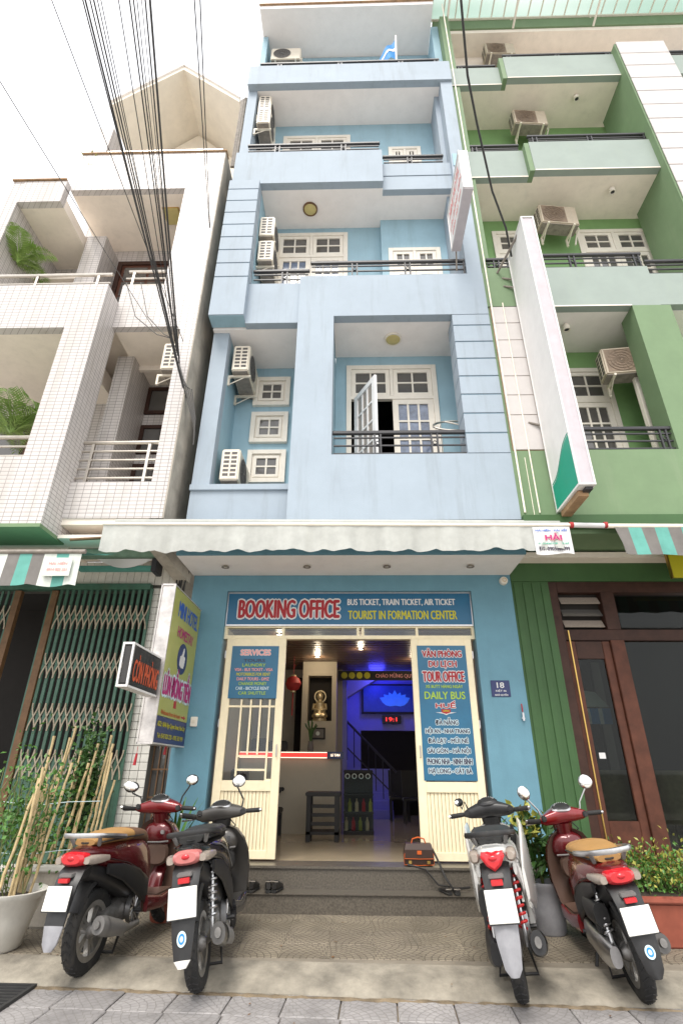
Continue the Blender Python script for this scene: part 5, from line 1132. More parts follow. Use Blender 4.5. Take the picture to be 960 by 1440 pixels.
# ================================================================ OVERHEAD CABLES
def cable(a, b, r, label, sag=.12, ext=2.2, mt='cable', grp='overhead cables running to the tiled house corner'):
    a, b = Vector(a), Vector(b); d = b-a; e = a+d*ext; pts = []
    for i in range(25):
        t = i/24; p = a.lerp(e, t); p.z -= sag*4*t*(1-t)*(1 if ext < 1.5 else .6); pts.append(p)
    return tag(build(MB().tube(pts, r, 6), 'cable', mt, None, smooth=True), label, 'cable', grp)
ends = [((-2.56,6.4,6.49),(-2.88,2.6,8.85),.012), ((-2.64,6.4,6.69),(-2.85,2.6,8.84),.016), ((-2.70,6.4,6.9),(-2.80,2.6,8.84),.012), ((-2.75,6.4,7.05),(-2.76,2.6,8.84),.014), ((-3.0,6.4,7.8),(-2.68,2.6,8.83),.008), ((-2.97,6.4,7.8),(-2.49,2.6,8.82),.009), ((-2.91,6.4,7.65),(-2.37,2.6,8.81),.013), ((-2.87,6.4,7.49),(-2.29,2.6,8.81),.008), ((-2.82,6.4,7.34),(-2.20,2.6,8.80),.013), ((-2.77,6.4,7.19),(-2.15,2.6,8.80),.02), ((-2.77,6.4,7.64),(-3.22,2.6,8.87),.008), ((-3.32,6.4,7.96),(-3.38,2.6,7.38),.007), ((-2.67,6.4,10.44),(-1.67,2.6,8.77),.01), ((-2.66,6.4,10.44),(-1.61,2.6,8.77),.01), ((-2.60,6.4,6.6),(-2.72,2.6,8.84),.009), ((-2.84,6.4,7.4),(-2.33,2.6,8.82),.012), ((-2.8,6.4,7.3),(-2.24,2.6,8.8),.007)]
names = ['leftmost thick strand of', 'second strand from the left in', 'third strand from the left in', 'fourth strand from the left in', 'thin cable crossing in front of', 'thin cable left of the middle of', 'thick strand in the middle of', 'thin strand in the middle of', 'thick strand right of the middle of', 'thickest rightmost strand of', None, None, None, None, 'thin fifth strand from the left in', 'medium strand in the middle of', 'thin strand beside the thickest one of']
for (a, b, r), nm in zip(ends, names):
    lb = (nm+' the black cable bundle before the tiled house') if nm else None
    if lb is None: lb = {.008: 'single thin black cable left of the cable bundle', .007: 'lone thin black cable slanting from the left edge of the picture', .01: 'one of the twin twisted cables hanging right of the bundle'}[r]
    c_ = cable(a, b, r*.7, lb, mt='cable' if r > .0075 else 'cableg')
    c_['group'] = 'twin twisted cables' if r == .01 else 'overhead cables'
    if r == .01: c_['label'] = ('left' if b[0] < -1.65 else 'right')+' one of the twin twisted cables hanging right of the bundle'
# tail of the bundle down to its anchor on the blue corner
for k in range(5):
    tag(build(MB().tube([(-2.8+.05*k, 6.4, 7.3-.18*k), (-2.66+.03*k, 6.5, 6.75), (-2.52+.012*k, 6.62+.01*k, 6.3), (-2.49, 6.8, 6.1-.05*k)], .009, 6), 'cable', 'cableg', None, smooth=True), ('top', 'second', 'middle', 'fourth', 'lowest')[k]+' grey cable end of five clamped at the corner of the blue hotel', 'cable', 'cable ends at the blue corner')
for k in range(2):
    tag(build(MB().tube([(-3.9+.25*k, 6.3, 8.9), (-3.6+.2*k, 6.3, 8.1), (-3.2+.12*k, 6.35, 7.75), (-2.95, 6.4, 7.7)], .008, 6), 'cable', 'cableg', None, smooth=True), 'thin slack cable looping across the tiled parapet, '+('left' if k == 0 else 'right')+' of two', 'cable', 'slack cables on the tiled house')
pts = [(.4, -1, 12.6), (.9, 1.2, 11.1), (1.39, 3.2, 10.26), (1.62, 4.0, 10.22), (1.87, 4.6, 10.2), (2.28, 5.5, 9.95), (2.6, 6.0, 9.72), (2.75, 6.35, 9.45)]
tag(build(MB().tube(pts, .017, 8), 'cable', 'cable', None, smooth=True), 'thick black cable hanging down to the tall white lightbox sign', 'cable')

# ================================================================ SCOOTERS
def sec(y, zc, hw, hh, n=20, p=2.6, x=0):
    out = []
    for k in range(n):
        a = 2*PI*k/n; c, s = math.cos(a), math.sin(a)
        out.append((x+hw*math.copysign(abs(c)**(2/p), c), y, zc+hh*math.copysign(abs(s)**(2/p), s)))
    return out
def secx(x, y, z, hy, hz, n=16, p=2.4):
    out = []
    for k in range(n):
        a = 2*PI*k/n; c, s = math.cos(a), math.sin(a)
        out.append((x, y+hy*math.copysign(abs(c)**(2/p), c), z+hz*math.copysign(abs(s)**(2/p), s)))
    return out
def ellip(mb, c, rx, ry, rz, n=14, m_=8, mt=None):
    rings = []
    for i in range(1, m_):
        a = PI*i/m_-PI/2; rings.append([(rx*math.cos(a)*math.cos(2*PI*k/n), ry*math.cos(a)*math.sin(2*PI*k/n), rz*math.sin(a)) for k in range(n)])
    if mt is not None: rings = [[mt @ Vector(p) for p in r] for r in rings]
    return mb.loft([[(p[0]+c[0], p[1]+c[1], p[2]+c[2]) for p in r] for r in rings])
def xf(mb, m4): mb.v = [tuple(m4 @ Vector(p)) for p in mb.v]; return mb
def coil(p0, p1, r, turns, wire, n=10):
    p0, p1 = Vector(p0), Vector(p1); d = (p1-p0).normalized(); a = d.orthogonal().normalized(); b = d.cross(a)
    N = turns*n; return MB().tube([p0.lerp(p1, i/N) + (a*math.cos(2*PI*i/n)+b*math.sin(2*PI*i/n))*r for i in range(N+1)], wire, 6)

WR = .262
def wheel_meshes():
    ty = MB(); prof = [(.185, -.035), (.215, -.045), (.240, -.043), (.256, -.028), (.262, 0), (.256, .028), (.240, .043), (.215, .045), (.185, .035), (.185, -.035)]
    ty.lathe(prof, 40, 'x')
    tread = MB()
    for k in range(30):
        a = 2*PI*k/30
        for s in (-1, 1):
            p0 = Vector((.004*s, math.cos(a)*.2625, math.sin(a)*.2625)); p1 = Vector((.036*s, math.cos(a+.13)*.2515, math.sin(a+.13)*.2515)); tread.tube([p0, p1], .0045, 4)
    rim = MB(); rim.lathe([(.150, -.03), (.188, -.034), (.192, -.03), (.178, -.012), (.178, .012), (.192, .03), (.188, .034), (.150, .03), (.158, 0), (.150, -.03)], 32, 'x')
    sp = MB()
    for k in range(5):
        a = 2*PI*k/5
        for da in (-.16, .16):
            r0, r1 = .03, .162
            u = lambda r, t: (math.cos(a+t)*r, math.sin(a+t)*r)
            A0, A1 = u(r0, da*.6), u(r1, da*1.1)
            sp.loft([[(x, A0[0]-w_*math.sin(a), A0[1]+w_*math.cos(a)) for x, w_ in ((-.014, -.014), (.014, -.014), (.014, .014), (-.014, .014))], [(x, A1[0]-w_*math.sin(a), A1[1]+w_*math.cos(a)) for x, w_ in ((-.02, -.012), (.02, -.012), (.02, .012), (-.02, .012))]])
    hub = MB(); hub.lathe([(0, -.06), (.03, -.06), (.05, -.03), (.05, .03), (.03, .06), (0, .06)], 18, 'x')
    return ty, tread, rim, sp, hub
_wm = None
def put_wheel(t, name, y):
    global _wm
    if _wm is None:
        _wm = []
        for mb, mt, sm in zip(wheel_meshes(), ('blackm', 'black', 'alloy', 'alloy', 'engine'), (True, False, True, 30, True)):
            me = mb.mesh('wheel'); me.materials.append(M_[mt]); finish(me, sm, 0); _wm.append(me)
    w_ = link(name, _wm[0], t); w_.location = (0, y, WR)
    for me, nm in zip(_wm[1:], ('tread', 'rim', 'spokes', 'hub')): link(nm, me, w_)
    return w_

def scooter(label, loc, heading, lean, scale, K, steer=14, nose=2.5):
    t = thing('scooter', label, 'scooter', loc, group='scooters parked before the hotel')
    t.rotation_euler = (R(nose), R(-lean), R(-heading)); t.scale = (scale,)*3
    rise = K.get('rise', .05); hd = K.get('drop', .02)
    def P(mb, nm, mt, sm=True, bevel=0, par=None, lab=None):
        cl = lambda q: max(0, min(1, q))
        mb.v = [(x, y, z+rise*cl((z-.3)/.3)*cl((.92-y)/.4)-hd*cl((z-.5)/.4)*cl((y-.8)/.1)) for x, y, z in mb.v]
        return build(mb, nm, mt, par or t, smooth=sm, bevel=bevel, W=False, label=lab)
    put_wheel(t, 'rear_wheel', 0); put_wheel(t, 'front_wheel', 1.26)
    # rear body
    secs = K.get('tail') or [(-.31, .735, .045, .028), (-.25, .722, .095, .05), (-.10, .70, .135, .075), (.10, .665, .158, .10), (.30, .62, .168, .14), (.48, .56, .162, .19), (.60, .50, .145, .20), (.67, .45, .11, .16)]
    bd = P(MB().loft([sec(*q) for q in secs]), 'rear_body', K['body'])
    P(MB().loft([sec(-.20, .62, .085, .05), sec(.0, .56, .10, .06), sec(.25, .48, .12, .08), (sec(.55, .38, .12, .09))]), 'under_body', 'black')
    # side trim line and lettering-like stripe
    if K.get('trim'):
        for s in (-1, 1): P(MB().tube([(s*.140, -.1, .745), (s*.166, .1, .70), (s*.176, .3, .63), (s*.170, .5, .52)], .005, 5), 'trim', K['trim'], par=bd)
    if K.get('mark'): lettering(K['mark'], t, 'silver', (.172, .02, .735+rise), 'right', .15, .022, .03, W=False, name='emblem')
    # seat
    ss = [(-.20, .79, .08, .022), (-.12, .797, .125, .036), (.08, .795, .15, .044), (.25, .785, .155, .05), (.40, .765, .150, .052), (.52, .742, .125, .05), (.62, .715, .09, .042), (.67, .695, .055, .03)]
    se = P(MB().loft([sec(*q) for q in ss[:4]]), 'seat', K['seat'])
    P(MB().loft([sec(a, b+.001, c*1.004, d*1.02) for a, b, c, d in ss[3:]]), 'seat_nose', K['seat2'], par=se)
    P(MB().tube([(s_*.155, y_, z_) for s_, y_, z_ in ((-1, .4, .762), (-1, .1, .782), (-.8, -.14, .787), (0, -.215, .788), (.8, -.14, .787), (1, .1, .782), (1, .4, .762))], .006, 6), 'seat_piping', 'black', par=se)
    # grab rail
    g = MB(); path = [(.150, .10, .79), (.162, -.05, .815), (.150, -.19, .835), (.10, -.285, .848), (0, -.325, .852), (-.10, -.285, .848), (-.150, -.19, .835), (-.162, -.05, .815), (-.150, .10, .79)]
    rings = []
    for i, p in enumerate(path):
        d = Vector(path[min(i+1, 8)])-Vector(path[max(i-1, 0)]); n_ = Vector((d.y, -d.x, 0)).normalized(); p = Vector(p)
        rings.append([p+n_*.026+Vector((0, 0, -.004)), p+n_*.02+Vector((0, 0, .014)), p-n_*.018+Vector((0, 0, .016)), p-n_*.024, p-n_*.018+Vector((0, 0, -.016)), p+n_*.018+Vector((0, 0, -.018))])
    gr = P(g.loft(rings), 'grab_rail', K['rail'])
    for s in (-1, 1): P(MB().tube([(s*.10, -.17, .77), (s*.12, -.20, .825)], .015, 6), 'rail_stay', 'grey', par=gr)
    # tail light cluster
    tl_ = MB(); v = K.get('light', 'wide')
    if v == 'heart':
        tl_.loft([[(a*sc_, y_, .70+b*sc_) for a, b in ((0, -.07), (.05, -.035), (.085, .02), (.075, .045), (.03, .05), (0, .042), (-.03, .05), (-.075, .045), (-.085, .02), (-.05, -.035))] for y_, sc_ in ((-.27, 1), (-.335, .95), (-.348, .7))])
    else:
        tl_.loft([sec(-.26, .70, .10, .05), sec(-.33, .705, .092, .045), sec(-.35, .706, .07, .03)])
    tl_o = P(tl_, 'tail_light', K.get('lens', 'lens'))
    P(ellip(MB(), (0, -.345, .712), .03, .014, .018), 'bulb_cover', 'lens', par=tl_o)
    for s in (-1, 1):
        if v == 'heart': q = MB().loft([sec(-.22, .715, .035, .04, x=s*.125), sec(-.30, .715, .032, .035, x=s*.122), sec(-.318, .715, .02, .022, x=s*.12)])
        else: q = MB().loft([sec(-.10, .68, .02, .02, x=s*.145), sec(-.18, .685, .028, .030, x=s*.130), sec(-.27, .692, .036, .032, x=s*.116), sec(-.325, .695, .024, .022, x=s*.11)])
        P(q, 'turn_signal', K.get('signal', 'clear'), par=tl_o)
    # mudguard with plate
    pth = K.get('mud') or [(-.22, .665, .10), (-.31, .63, .095), (-.365, .56, .088), (-.40, .47, .08), (-.43, .38, .07), (-.45, .30, .052), (-.458, .262, .025)]
    rings = []
    for i, (y, z, hw) in enumerate(pth):
        y1, z1 = pth[min(i+1, len(pth)-1)][:2]; y0, z0 = pth[max(i-1, 0)][:2]; dv = Vector((0, y1-y0, z1-z0)).normalized(); nn = Vector((0, dv.z, -dv.y))
        if nn.y > 0: nn = -nn
        top = [Vector((hw*u, y, z))+nn*(.022*(1-u*u)) for u in (-1, -.5, 0, .5, 1)]; bot = [q-nn*.012 for q in reversed(top)]
        rings.append(top+bot)
    k1 = K.get('mudsplit', 4)
    mg = P(MB().loft(rings[:k1+1]), 'mudguard', 'black'); P(MB().loft(rings[k1:]), 'mud_flap', K.get('flap', 'mud'), par=mg)
    c = Vector((0, -.42, .505)); dv = Vector((0, -.035, -.12)).normalized(); nn = Vector((0, dv.z, -dv.y)); nn = -nn if nn.y > 0 else nn
    rot = Matrix((Vector((1, 0, 0)), dv, nn)).transposed()
    pl = MB().box(-.092, .092, -.06, .06, -.003, .003); me_ = pl
    pl.v = [tuple(c+rot @ Vector(p)+nn*.02) for p in pl.v]
    po = P(pl, 'licence_plate', 'whitep', False, .002)
    fr_ = MB().box(-.097, .097, -.064, .064, -.008, -.0035); fr_.v = [tuple(c+rot @ Vector(p)+nn*.02) for p in fr_.v]; P(fr_, 'plate_frame', 'black', False, par=po)
    P(MB().box(-.038, .038, -.405, -.375, .578, .60), 'reflector', 'lens', False, .003)
    P(MB().box(-.05, .05, -.385, -.33, .602, .625), 'plate_lamp', 'grey', False, .005)
    if K.get('sticker'):
        st_ = MB().lathe([(0, .004), (.03, .004), (.03, 0)], 20, 'z'); cc = Vector((0, -.437, .372)); d2 = Vector((0, -.03, -.09)).normalized(); n2 = Vector((0, d2.z, -d2.y)); n2 = -n2 if n2.y > 0 else n2
        r2 = Matrix((Vector((1, 0, 0)), d2, n2)).transposed(); st_.v = [tuple(cc+r2 @ Vector(p)+n2*.02) for p in st_.v]; so = P(st_, 'sticker', 'tpale', False)
        s2_ = MB().lathe([(.012, .006), (.02, .006), (.02, .003)], 16, 'z'); s2_.v = [tuple(cc+r2 @ Vector(p)+n2*.02) for p in s2_.v]; P(s2_, 'sticker_ring', 'flagb', False, par=so)
    hug = MB(); hug.loft([[(x, math.cos(q_)*rr, WR+math.sin(q_)*rr) for x, rr in ((-.06, .265), (-.05, .288), (0, .296), (.05, .288), (.06, .265), (.045, .275), (0, .284), (-.045, .275))] for q_ in [R(55)+R(95)*k_/8 for k_ in range(9)]]); P(hug, 'wheel_hugger', 'black')
    for s in (-1, 1):
        P(MB().loft([sec(-.05, .60, .012, .03, x=s*.128), sec(.15, .55, .014, .05, x=s*.15), sec(.38, .46, .014, .08, x=s*.155), sec(.56, .38, .012, .08, x=s*.15)]), 'lower_side_cover', K.get('lower', 'black'))
        P(MB().tube([(s*.128, -.2, .70), (s*.150, -.02, .655), (s*.165, .18, .60), (s*.172, .38, .53), (s*.155, .56, .42)], .003, 5), 'panel_seam', 'black')
    # engine, swing arm, belt case
    P(MB().loft([sec(-.06, .262, .035, .06, x=-.115), sec(.0, .265, .05, .085, x=-.125), sec(.12, .27, .055, .085, x=-.13), sec(.30, .28, .05, .075, x=-.13), sec(.42, .28, .05, .085, x=-.125), sec(.50, .28, .03, .06, x=-.12)]), 'belt_case', K.get('case', 'engine'))
    P(MB().loft([sec(.02, .27, .06, .05), sec(.2, .29, .09, .08), sec(.42, .31, .10, .09), sec(.52, .32, .06, .06)]), 'engine_block', 'engine')
    fan = MB()
    for k in range(12): a = PI*2*k/12; fan.tube([(.125, .42+.02*math.cos(a), .30+.02*math.sin(a)), (.135, .42+.08*math.cos(a+.5), .30+.08*math.sin(a+.5))], .006, 5)
    fan.lathe([(.085, .10), (.095, .10), (.095, .14), (.085, .14), (.085, .10)], 24, 'x', (0, .42, .30)); P(fan, 'cooling_fan_cover', 'silver')
    P(MB().box(-.16, -.11, .02, .10, .36, .47), 'air_filter', 'black', False, .015); P(MB().loft([sec(-.02, .46, .05, .06, x=-.12), sec(.2, .46, .055, .075, x=-.125), sec(.32, .45, .04, .05, x=-.12)]), 'air_filter_box', 'black')
    # shocks
    for s in ((-1, 1) if K.get('twin') else (K.get('shock_side', -1),)):
        P(MB().tube([(s*.105, -.03, .29), (s*.10, .07, .64)], .014, 8), 'shock_rod', 'silver')
        P(coil((s*.104, -.01, .36), (s*.10, .065, .62), .03, 9, .0065), 'shock_spring', K.get('spring', 'silver'))
    # exhaust
    ex = MB().tube([(.15, .46, .20), (.155, .30, .205), (.165, .16, .235), (.172, .02, .275), (.175, -.10, .31), (.176, -.17, .33)], [.02, .024, .044, .056, .057, .048], 16)
    exo = P(ex, 'muffler', K.get('muf', 'grey'))
    P(MB().tube([(.176, -.165, .329), (.176, -.195, .338)], .022, 12), 'tail_pipe', 'engine', par=exo)
    hs_ = MB().loft([[(.175+(.061)*math.cos(a), y, z+.061*math.sin(a)) for a in [-.9+.25*k for k in range(9)]] for y, z in ((.12, .245), (.0, .281), (-.10, .311))], cap=False, close=False)
    P(hs_, 'heat_shield', K.get('shield', 'grey'), par=exo)
    P(MB().tube([(.10, .47, .25), (.13, .5, .19), (.15, .46, .20)], .018, 8), 'header_pipe', 'acb', par=exo)
    # floor and skirts
    P(MB().loft([[(-.15, .56, .36), (.15, .56, .36), (.16, .56, .24), (-.16, .56, .24)], [(-.17, .75, .325), (.17, .75, .325), (.17, .75, .22), (-.17, .75, .22)], [(-.19, 1.02, .33), (.19, 1.02, .33), (.15, 1.02, .22), (-.15, 1.02, .22)]]), 'floor_board', K['inner'], False, .015)
    for s in (-1, 1): P(MB().loft([sec(.54, .30, .02, .055, x=s*.165), sec(.78, .265, .02, .045, x=s*.178), sec(1.02, .275, .015, .05, x=s*.185)]), 'floor_skirt', K['body'])
    # leg shield
    def shield(off0, off1, hws, name, mt):
        rings = []
        for z, yc, hw in hws:
            us = [-1+.2*k for k in range(11)]
            f_ = [(hw*u, yc+.085*(1-u*u)-.05+off0, z) for u in us]; b_ = [(hw*u, yc+.085*(1-u*u)-.05+off1, z) for u in reversed(us)]
            rings.append(f_+b_)
        return P(MB().loft(rings), name, mt)
    H = K.get('shield_w', 1.0)
    prof = [(.24, 1.06, .13*H), (.34, 1.07, .19*H), (.50, 1.06, .215*H), (.66, 1.03, .215*H), (.78, 1.00, .19*H), (.87, .985, .14*H), (.91, .98, .08*H)]
    shield(.0, .03, prof, 'inner_leg_shield', K['inner']); shield(.031, .085, [(z, y, w_*1.01) for z, y, w_ in prof], 'front_cover', K['front'])
    if K.get('pocket', True):
        P(MB().loft([sec(.965, .60, .10, .09), sec(.995, .60, .115, .11)]), 'centre_panel', K.get('panel', K['inner']))
        P(MB().loft([sec(.925, .80, .07, .05), sec(.95, .79, .12, .09), sec(1.0, .78, .15, .12)]), 'key_panel', K.get('key', K['body'])); P(MB().lathe([(.0, .918), (.02, .918), (.022, .93)], 12, 'y', (.07, 0, .80)), 'ignition', 'silver')
        P(MB().tube([(-.13, .935, .715), (-.05, .915, .71), (.05, .915, .71), (.13, .935, .715)], .008, 6), 'panel_edge', K.get('edge', 'grey'))
    if K.get('horns'):
        for s in (-1, 1):
            P(MB().loft([[(s*.10, .96, .62), (s*.13, .96, .62), (s*.13, .99, .62), (s*.10, .99, .62)], [(s*.13, .935, .80), (s*.185, .935, .80), (s*.185, .97, .80), (s*.13, .97, .80)], [(s*.15, .93, .90), (s*.172, .93, .90), (s*.172, .95, .90), (s*.15, .95, .90)]]), 'vent_insert', 'black', False, .006)
            P(MB().loft([sec(.22, .50, .012, .07, x=s*.18), sec(.5, .54, .018, .19, x=s*.215), sec(.78, .62, .022, .26, x=s*.235), sec(.98, .71, .022, .23, x=s*.225)]), 'side_panel', K['front'])
    # front fender, fork
    fd = MB(); rings = []
    for k in range(10):
        a = R(20)+R(150)*k/9; r_ = .285
        rings.append([(x, 1.26+math.cos(a)*rr, WR+math.sin(a)*rr) for x, rr in ((-.065, r_-.03), (-.055, r_), (0, r_+.02), (.055, r_), (.065, r_-.03), (.05, r_-.02), (0, r_), (-.05, r_-.02))])
    P(fd.loft(rings), 'front_fender', K['body'])
    for s in (-1, 1): P(MB().tube([(s*.075, 1.26, WR), (s*.07, 1.13, .62)], .018, 8), 'fork_leg', 'grey')
    # handlebar assembly, turned a little
    piv = Vector((0, 1.02, 0)); ST = Matrix.Translation(piv) @ Matrix.Rotation(R(steer), 4, 'Z') @ Matrix.Translation(-piv)
    Q = lambda mb, nm, mt, sm=True, bevel=0, par=None: P(xf(mb, ST), nm, mt, sm, bevel, par)
    hw_ = [(-.22, .93, 1.005, .025, .022), (-.17, .95, 1.01, .05, .045), (-.09, .975, 1.02, .085, .062), (0, .985, 1.03, .10, .075), (.09, .975, 1.02, .085, .062), (.17, .95, 1.01, .05, .045), (.22, .93, 1.005, .025, .022)]
    hc = Q(MB().loft([secx(*q) for q in hw_]), 'handlebar_cover', K.get('bar', K['body']))
    Q(MB().loft([sec(.0, 0, .06, .055), sec(.0, 0, .085, .08)]) if 0 else MB().tube([(0, 1.03, .86), (0, 1.0, .98)], [.075, .09], 14), 'steering_neck', K.get('neck', K.get('bar', K['body'])))
    tilt = Matrix.Rotation(R(32), 3, 'X')
    Q(ellip(MB(), (0, .935, 1.083), .092, .066, .020, 20, 8, tilt), 'dash_bezel', K.get('bezel', 'silver'), par=hc); Q(ellip(MB(), (0, .931, 1.090), .080, .056, .0185, 20, 8, tilt), 'dash_glass', 'black', par=hc)
    dial = MB(); 
    for k in range(9): a = PI*(.1+.8*k/8); p = Vector((.055*math.cos(a), .032*math.sin(a), .0185)); q2 = Vector((.066*math.cos(a), .042*math.sin(a), .0165)); dial.tube([tilt @ p+Vector((0, .931, 1.090)), tilt @ q2+Vector((0, .931, 1.090))], .0018, 4)
    Q(dial, 'dial_marks', 'twhite', par=hc)
    Q(ellip(MB(), (0, 1.085, 1.01), .085, .03, .055), 'headlight', 'clear', par=hc)
    for s in (-1, 1):
        Q(MB().tube([(s*.20, .935, 1.005), (s*.25, .925, 1.003), (s*.345, .905, .998)], [.016, .019, .019], 10), 'grip', 'blackm'); Q(MB().tube([(s*.345, .905, .998), (s*.362, .902, .997)], .014, 8), 'bar_end', 'silver')
        Q(MB().tube([(s*.20, .975, 1.0), (s*.26, .985, .995), (s*.35, .955, .99)], .007, 6), 'brake_lever', 'silver'); Q(MB().box(s*.17, s*.215, .885, .935, .985, 1.03), 'switch_block', 'black', False, .008)
        mpos = K['mirrors'][0 if s < 0 else 1]
        if mpos:
            mx_, my_, mz_, yw = mpos
            mst = Q(MB().tube([(s*.185, .965, 1.03), (s*.205, .965, 1.10), (mx_*.93, my_+.01, mz_-.055), (mx_, my_+.012, mz_)], .0075, 8), 'mirror_stem', K.get('mstem', 'black'))
            rm = Matrix.Rotation(R(yw), 3, 'Z') @ Matrix.Rotation(R(-8), 3, 'X'); shp = K.get('mshape', (.062, .05))
            Q(ellip(MB(), (mx_, my_+.012, mz_), shp[0]+.006, .028, shp[1]+.006, 18, 8, rm), 'mirror_shell', K.get('mshell', 'black'), par=mst); Q(ellip(MB(), (mx_, my_-.010, mz_), shp[0], .012, shp[1], 18, 8, rm), 'mirror_glass', 'mirror', par=mst)
    # stands
    P(MB().tube([(-.11, .42, .21), (-.19, .40, .02)], .012, 6).box(-.215, -.165, .385, .415, .0, .016), 'side_stand', 'black', False)
    P(MB().tube([(-.10, .30, .20), (-.13, .16, .09), (.13, .16, .09), (.10, .30, .20)], .012, 6), 'centre_stand', 'black', False)
    P(MB().tube([(s_*.19, .42, .29) for s_ in (-1, 1)], .014, 8), 'foot_peg', 'black')
    P(MB().tube([(-.05, .96, .95), (-.1, .98, .88), (-.06, 1.0, .8)], .007, 6).tube([(.08, .98, .96), (.13, .99, .9), (.05, 1.02, .82)], .006, 6), 'brake_hose', 'black')
    return t

red = dict(mark='VISION', body='red', seat='tan', seat2='seatb', rail='silver', inner='brown', front='redd', panel='brown', key='redd', trim=None, flap='mud', bar='red', neck='redd', case='engine', mirrors=((-.29, .94, 1.20, 10), (.29, .94, 1.215, -14)), mshape=(.058, .050), sticker=False)
scooter('dark red scooter with brown and tan seat beside the bamboo stakes', (-2.15, 5.24, -.055), 8, 1.5, 1.08, dict(red, rise=.06, drop=.04, body='redd', bar='red', mirrors=((-.30, .93, 1.19, 15), (.29, .95, 1.24, -20)), mshape=(.066, .044)), steer=6)
scooter('black scooter with faded red tail light parked before the left door leaf', (-1.17, 5.03, -.075), -2.5, 7.5, 1.08, dict(rise=.13, drop=.05, body='scb', seat='seatk', seat2='seatk', rail='black', inner='scg', front='scg', panel='black', key='scg', trim='grey', flap='whitep', mudsplit=5, bar='scg', neck='black', lens='lensp', case='grey', mirrors=(None, (.17, .95, 1.26, -8)), sticker=True, shield_w=1.05, shock_side=1, muf='scg', mshape=(.058, .05), edge='silver'), steer=10)
scooter('white and black scooter with red springs right of the entrance', (1.19, 4.96, -.08), 14, 6.5, 1.08, dict(rise=.15, drop=.0, body='scw', seat='seatk', seat2='seatk', rail='black', inner='scw', front='scw', panel='black', key='scw', shield_w=1.1, trim=None, flap='mud', mudsplit=3, bar='black', neck='black', light='heart', signal='clear', case='black', spring='springr', twin=True, shield='white', muf='black', horns=True, pocket=True, mirrors=((-.26, .96, 1.10, 60), None), mshape=(.05, .03), bezel='black',
    tail=[(-.31, .735, .05, .03), (-.25, .722, .10, .05), (-.10, .70, .145, .08), (.10, .665, .165, .11), (.30, .62, .17, .14), (.48, .56, .165, .18), (.60, .50, .14, .19), (.67, .45, .10, .15)], lower='scw'), steer=-4)
scooter('bright red scooter with tan seat and silver rail before the green house', (2.07, 5.0, -.08), 6, 9, 1.08, dict(red, rise=.06, drop=.04, seat2='tan', mudsplit=6, sticker=True, case='silver', muf='scg', mirrors=((-.30, .93, 1.24, 12), (.31, .95, 1.25, -10)), mshape=(.055, .055), mstem='silver', mshell='silver'), steer=10)

# ================================================================ PLANTS
def leaf_quad(mb, p, d, n_, ln, wd):
    """a small folded leaf"""
    d = d.normalized(); s = d.cross(n_).normalized()*wd; u = s.cross(d).normalized()*wd*.35
    mb.add([p, p+d*ln*.5+s+u, p+d*ln, p+d*ln*.5-s+u, p+d*ln*.45], [(0, 1, 4), (1, 2, 4), (2, 3, 4), (3, 0, 4)])
def rv(a=1): return Vector((random.uniform(-a, a), random.uniform(-a, a), random.uniform(-a, a)))
def foliage(n, fn, ln, wd, up_=.3):
    mb = MB()
    for _ in range(n):
        p = fn(); d = rv()+Vector((0, 0, up_)); leaf_quad(mb, p, d, rv()+Vector((0, 0, 1)), ln*random.uniform(.6, 1.3), wd*random.uniform(.7, 1.3))
    return mb
def pot(parent, c, r0, r1, h, mt, scallop=0):
    mb = MB(); prof = [(r0*.9, 0), (r0, .02), (r0+(r1-r0)*.45, h*.5), (r1*.97, h*.86), (r1*1.08, h*.93), (r1*1.1, h), (r1*.98, h), (r1*.9, h*.85)]
    n = 36; rings = []
    for r, z in prof: rings.append([(c[0]+r*(1+scallop*(z/h)**4*math.cos(12*2*PI*k/n))*math.cos(2*PI*k/n), c[1]+r*(1+scallop*(z/h)**4*math.cos(12*2*PI*k/n))*math.sin(2*PI*k/n), c[2]+z) for k in range(n)])
    o = build(mb.loft(rings), 'pot', mt, parent, smooth=True); build(MB().lathe([(0, h*.87), (r1*.93, h*.86)], 24, 'z', c), 'soil', 'soil', parent); return o
def stake(parent, p0, p1, r):
    p0, p1 = Vector(p0), Vector(p1); N = 12; pts = []; rr = []
    for i in range(N+1):
        p = p0.lerp(p1, i/N)+rv(.006); pts += [p]; rr.append(r*(1.18 if i % 3 == 0 else .96))
    build(MB().tube(pts, rr, 7), 'bamboo_stake', 'bamboo', parent, smooth=True)
p1 = thing('staked_climber', 'climbing plant with bamboo stakes in a white scalloped pot at the left edge', 'potted plant', (-3.1, 5.62, 0))
pot(p1, (-3.1, 5.62, 0), .2, .30, .42, 'pot', .02)
for k in range(9): 
    a = random.uniform(0, 6.28); x, y = -3.14+.2*math.cos(a), 5.65+.2*math.sin(a); stake(p1, (x, y, .3), (x+random.uniform(-.05, .12), y+random.uniform(0, .2), random.uniform(1.1, 1.5)), .0125)
build(foliage(900, lambda: Vector((random.gauss(-3.25, .17), random.gauss(5.75, .15), abs(random.gauss(.8, .28))+.1)), .055, .016), 'foliage', 'leaf', p1, fix=False)
tw = MB()
for z in (.62, 1.05): tw.tube([(-3.6, 6.0, z+.04), (-3.3, 6.1, z), (-3.0, 6.2, z+.03), (-2.75, 6.4, z+.03)], .004, 5)
build(tw, 'twine', 'tpale', p1)
mb = MB()
for k in range(14):
    p = Vector((random.gauss(-3.2, .12), random.gauss(5.7, .12), .35)); q_ = [p]
    for i in range(6): p = p+Vector((random.uniform(-.07, .07), random.uniform(-.05, .07), random.uniform(.1, .22))); q_.append(p)
    mb.tube(q_, .005, 5)
build(mb, 'vines', 'stem', p1)
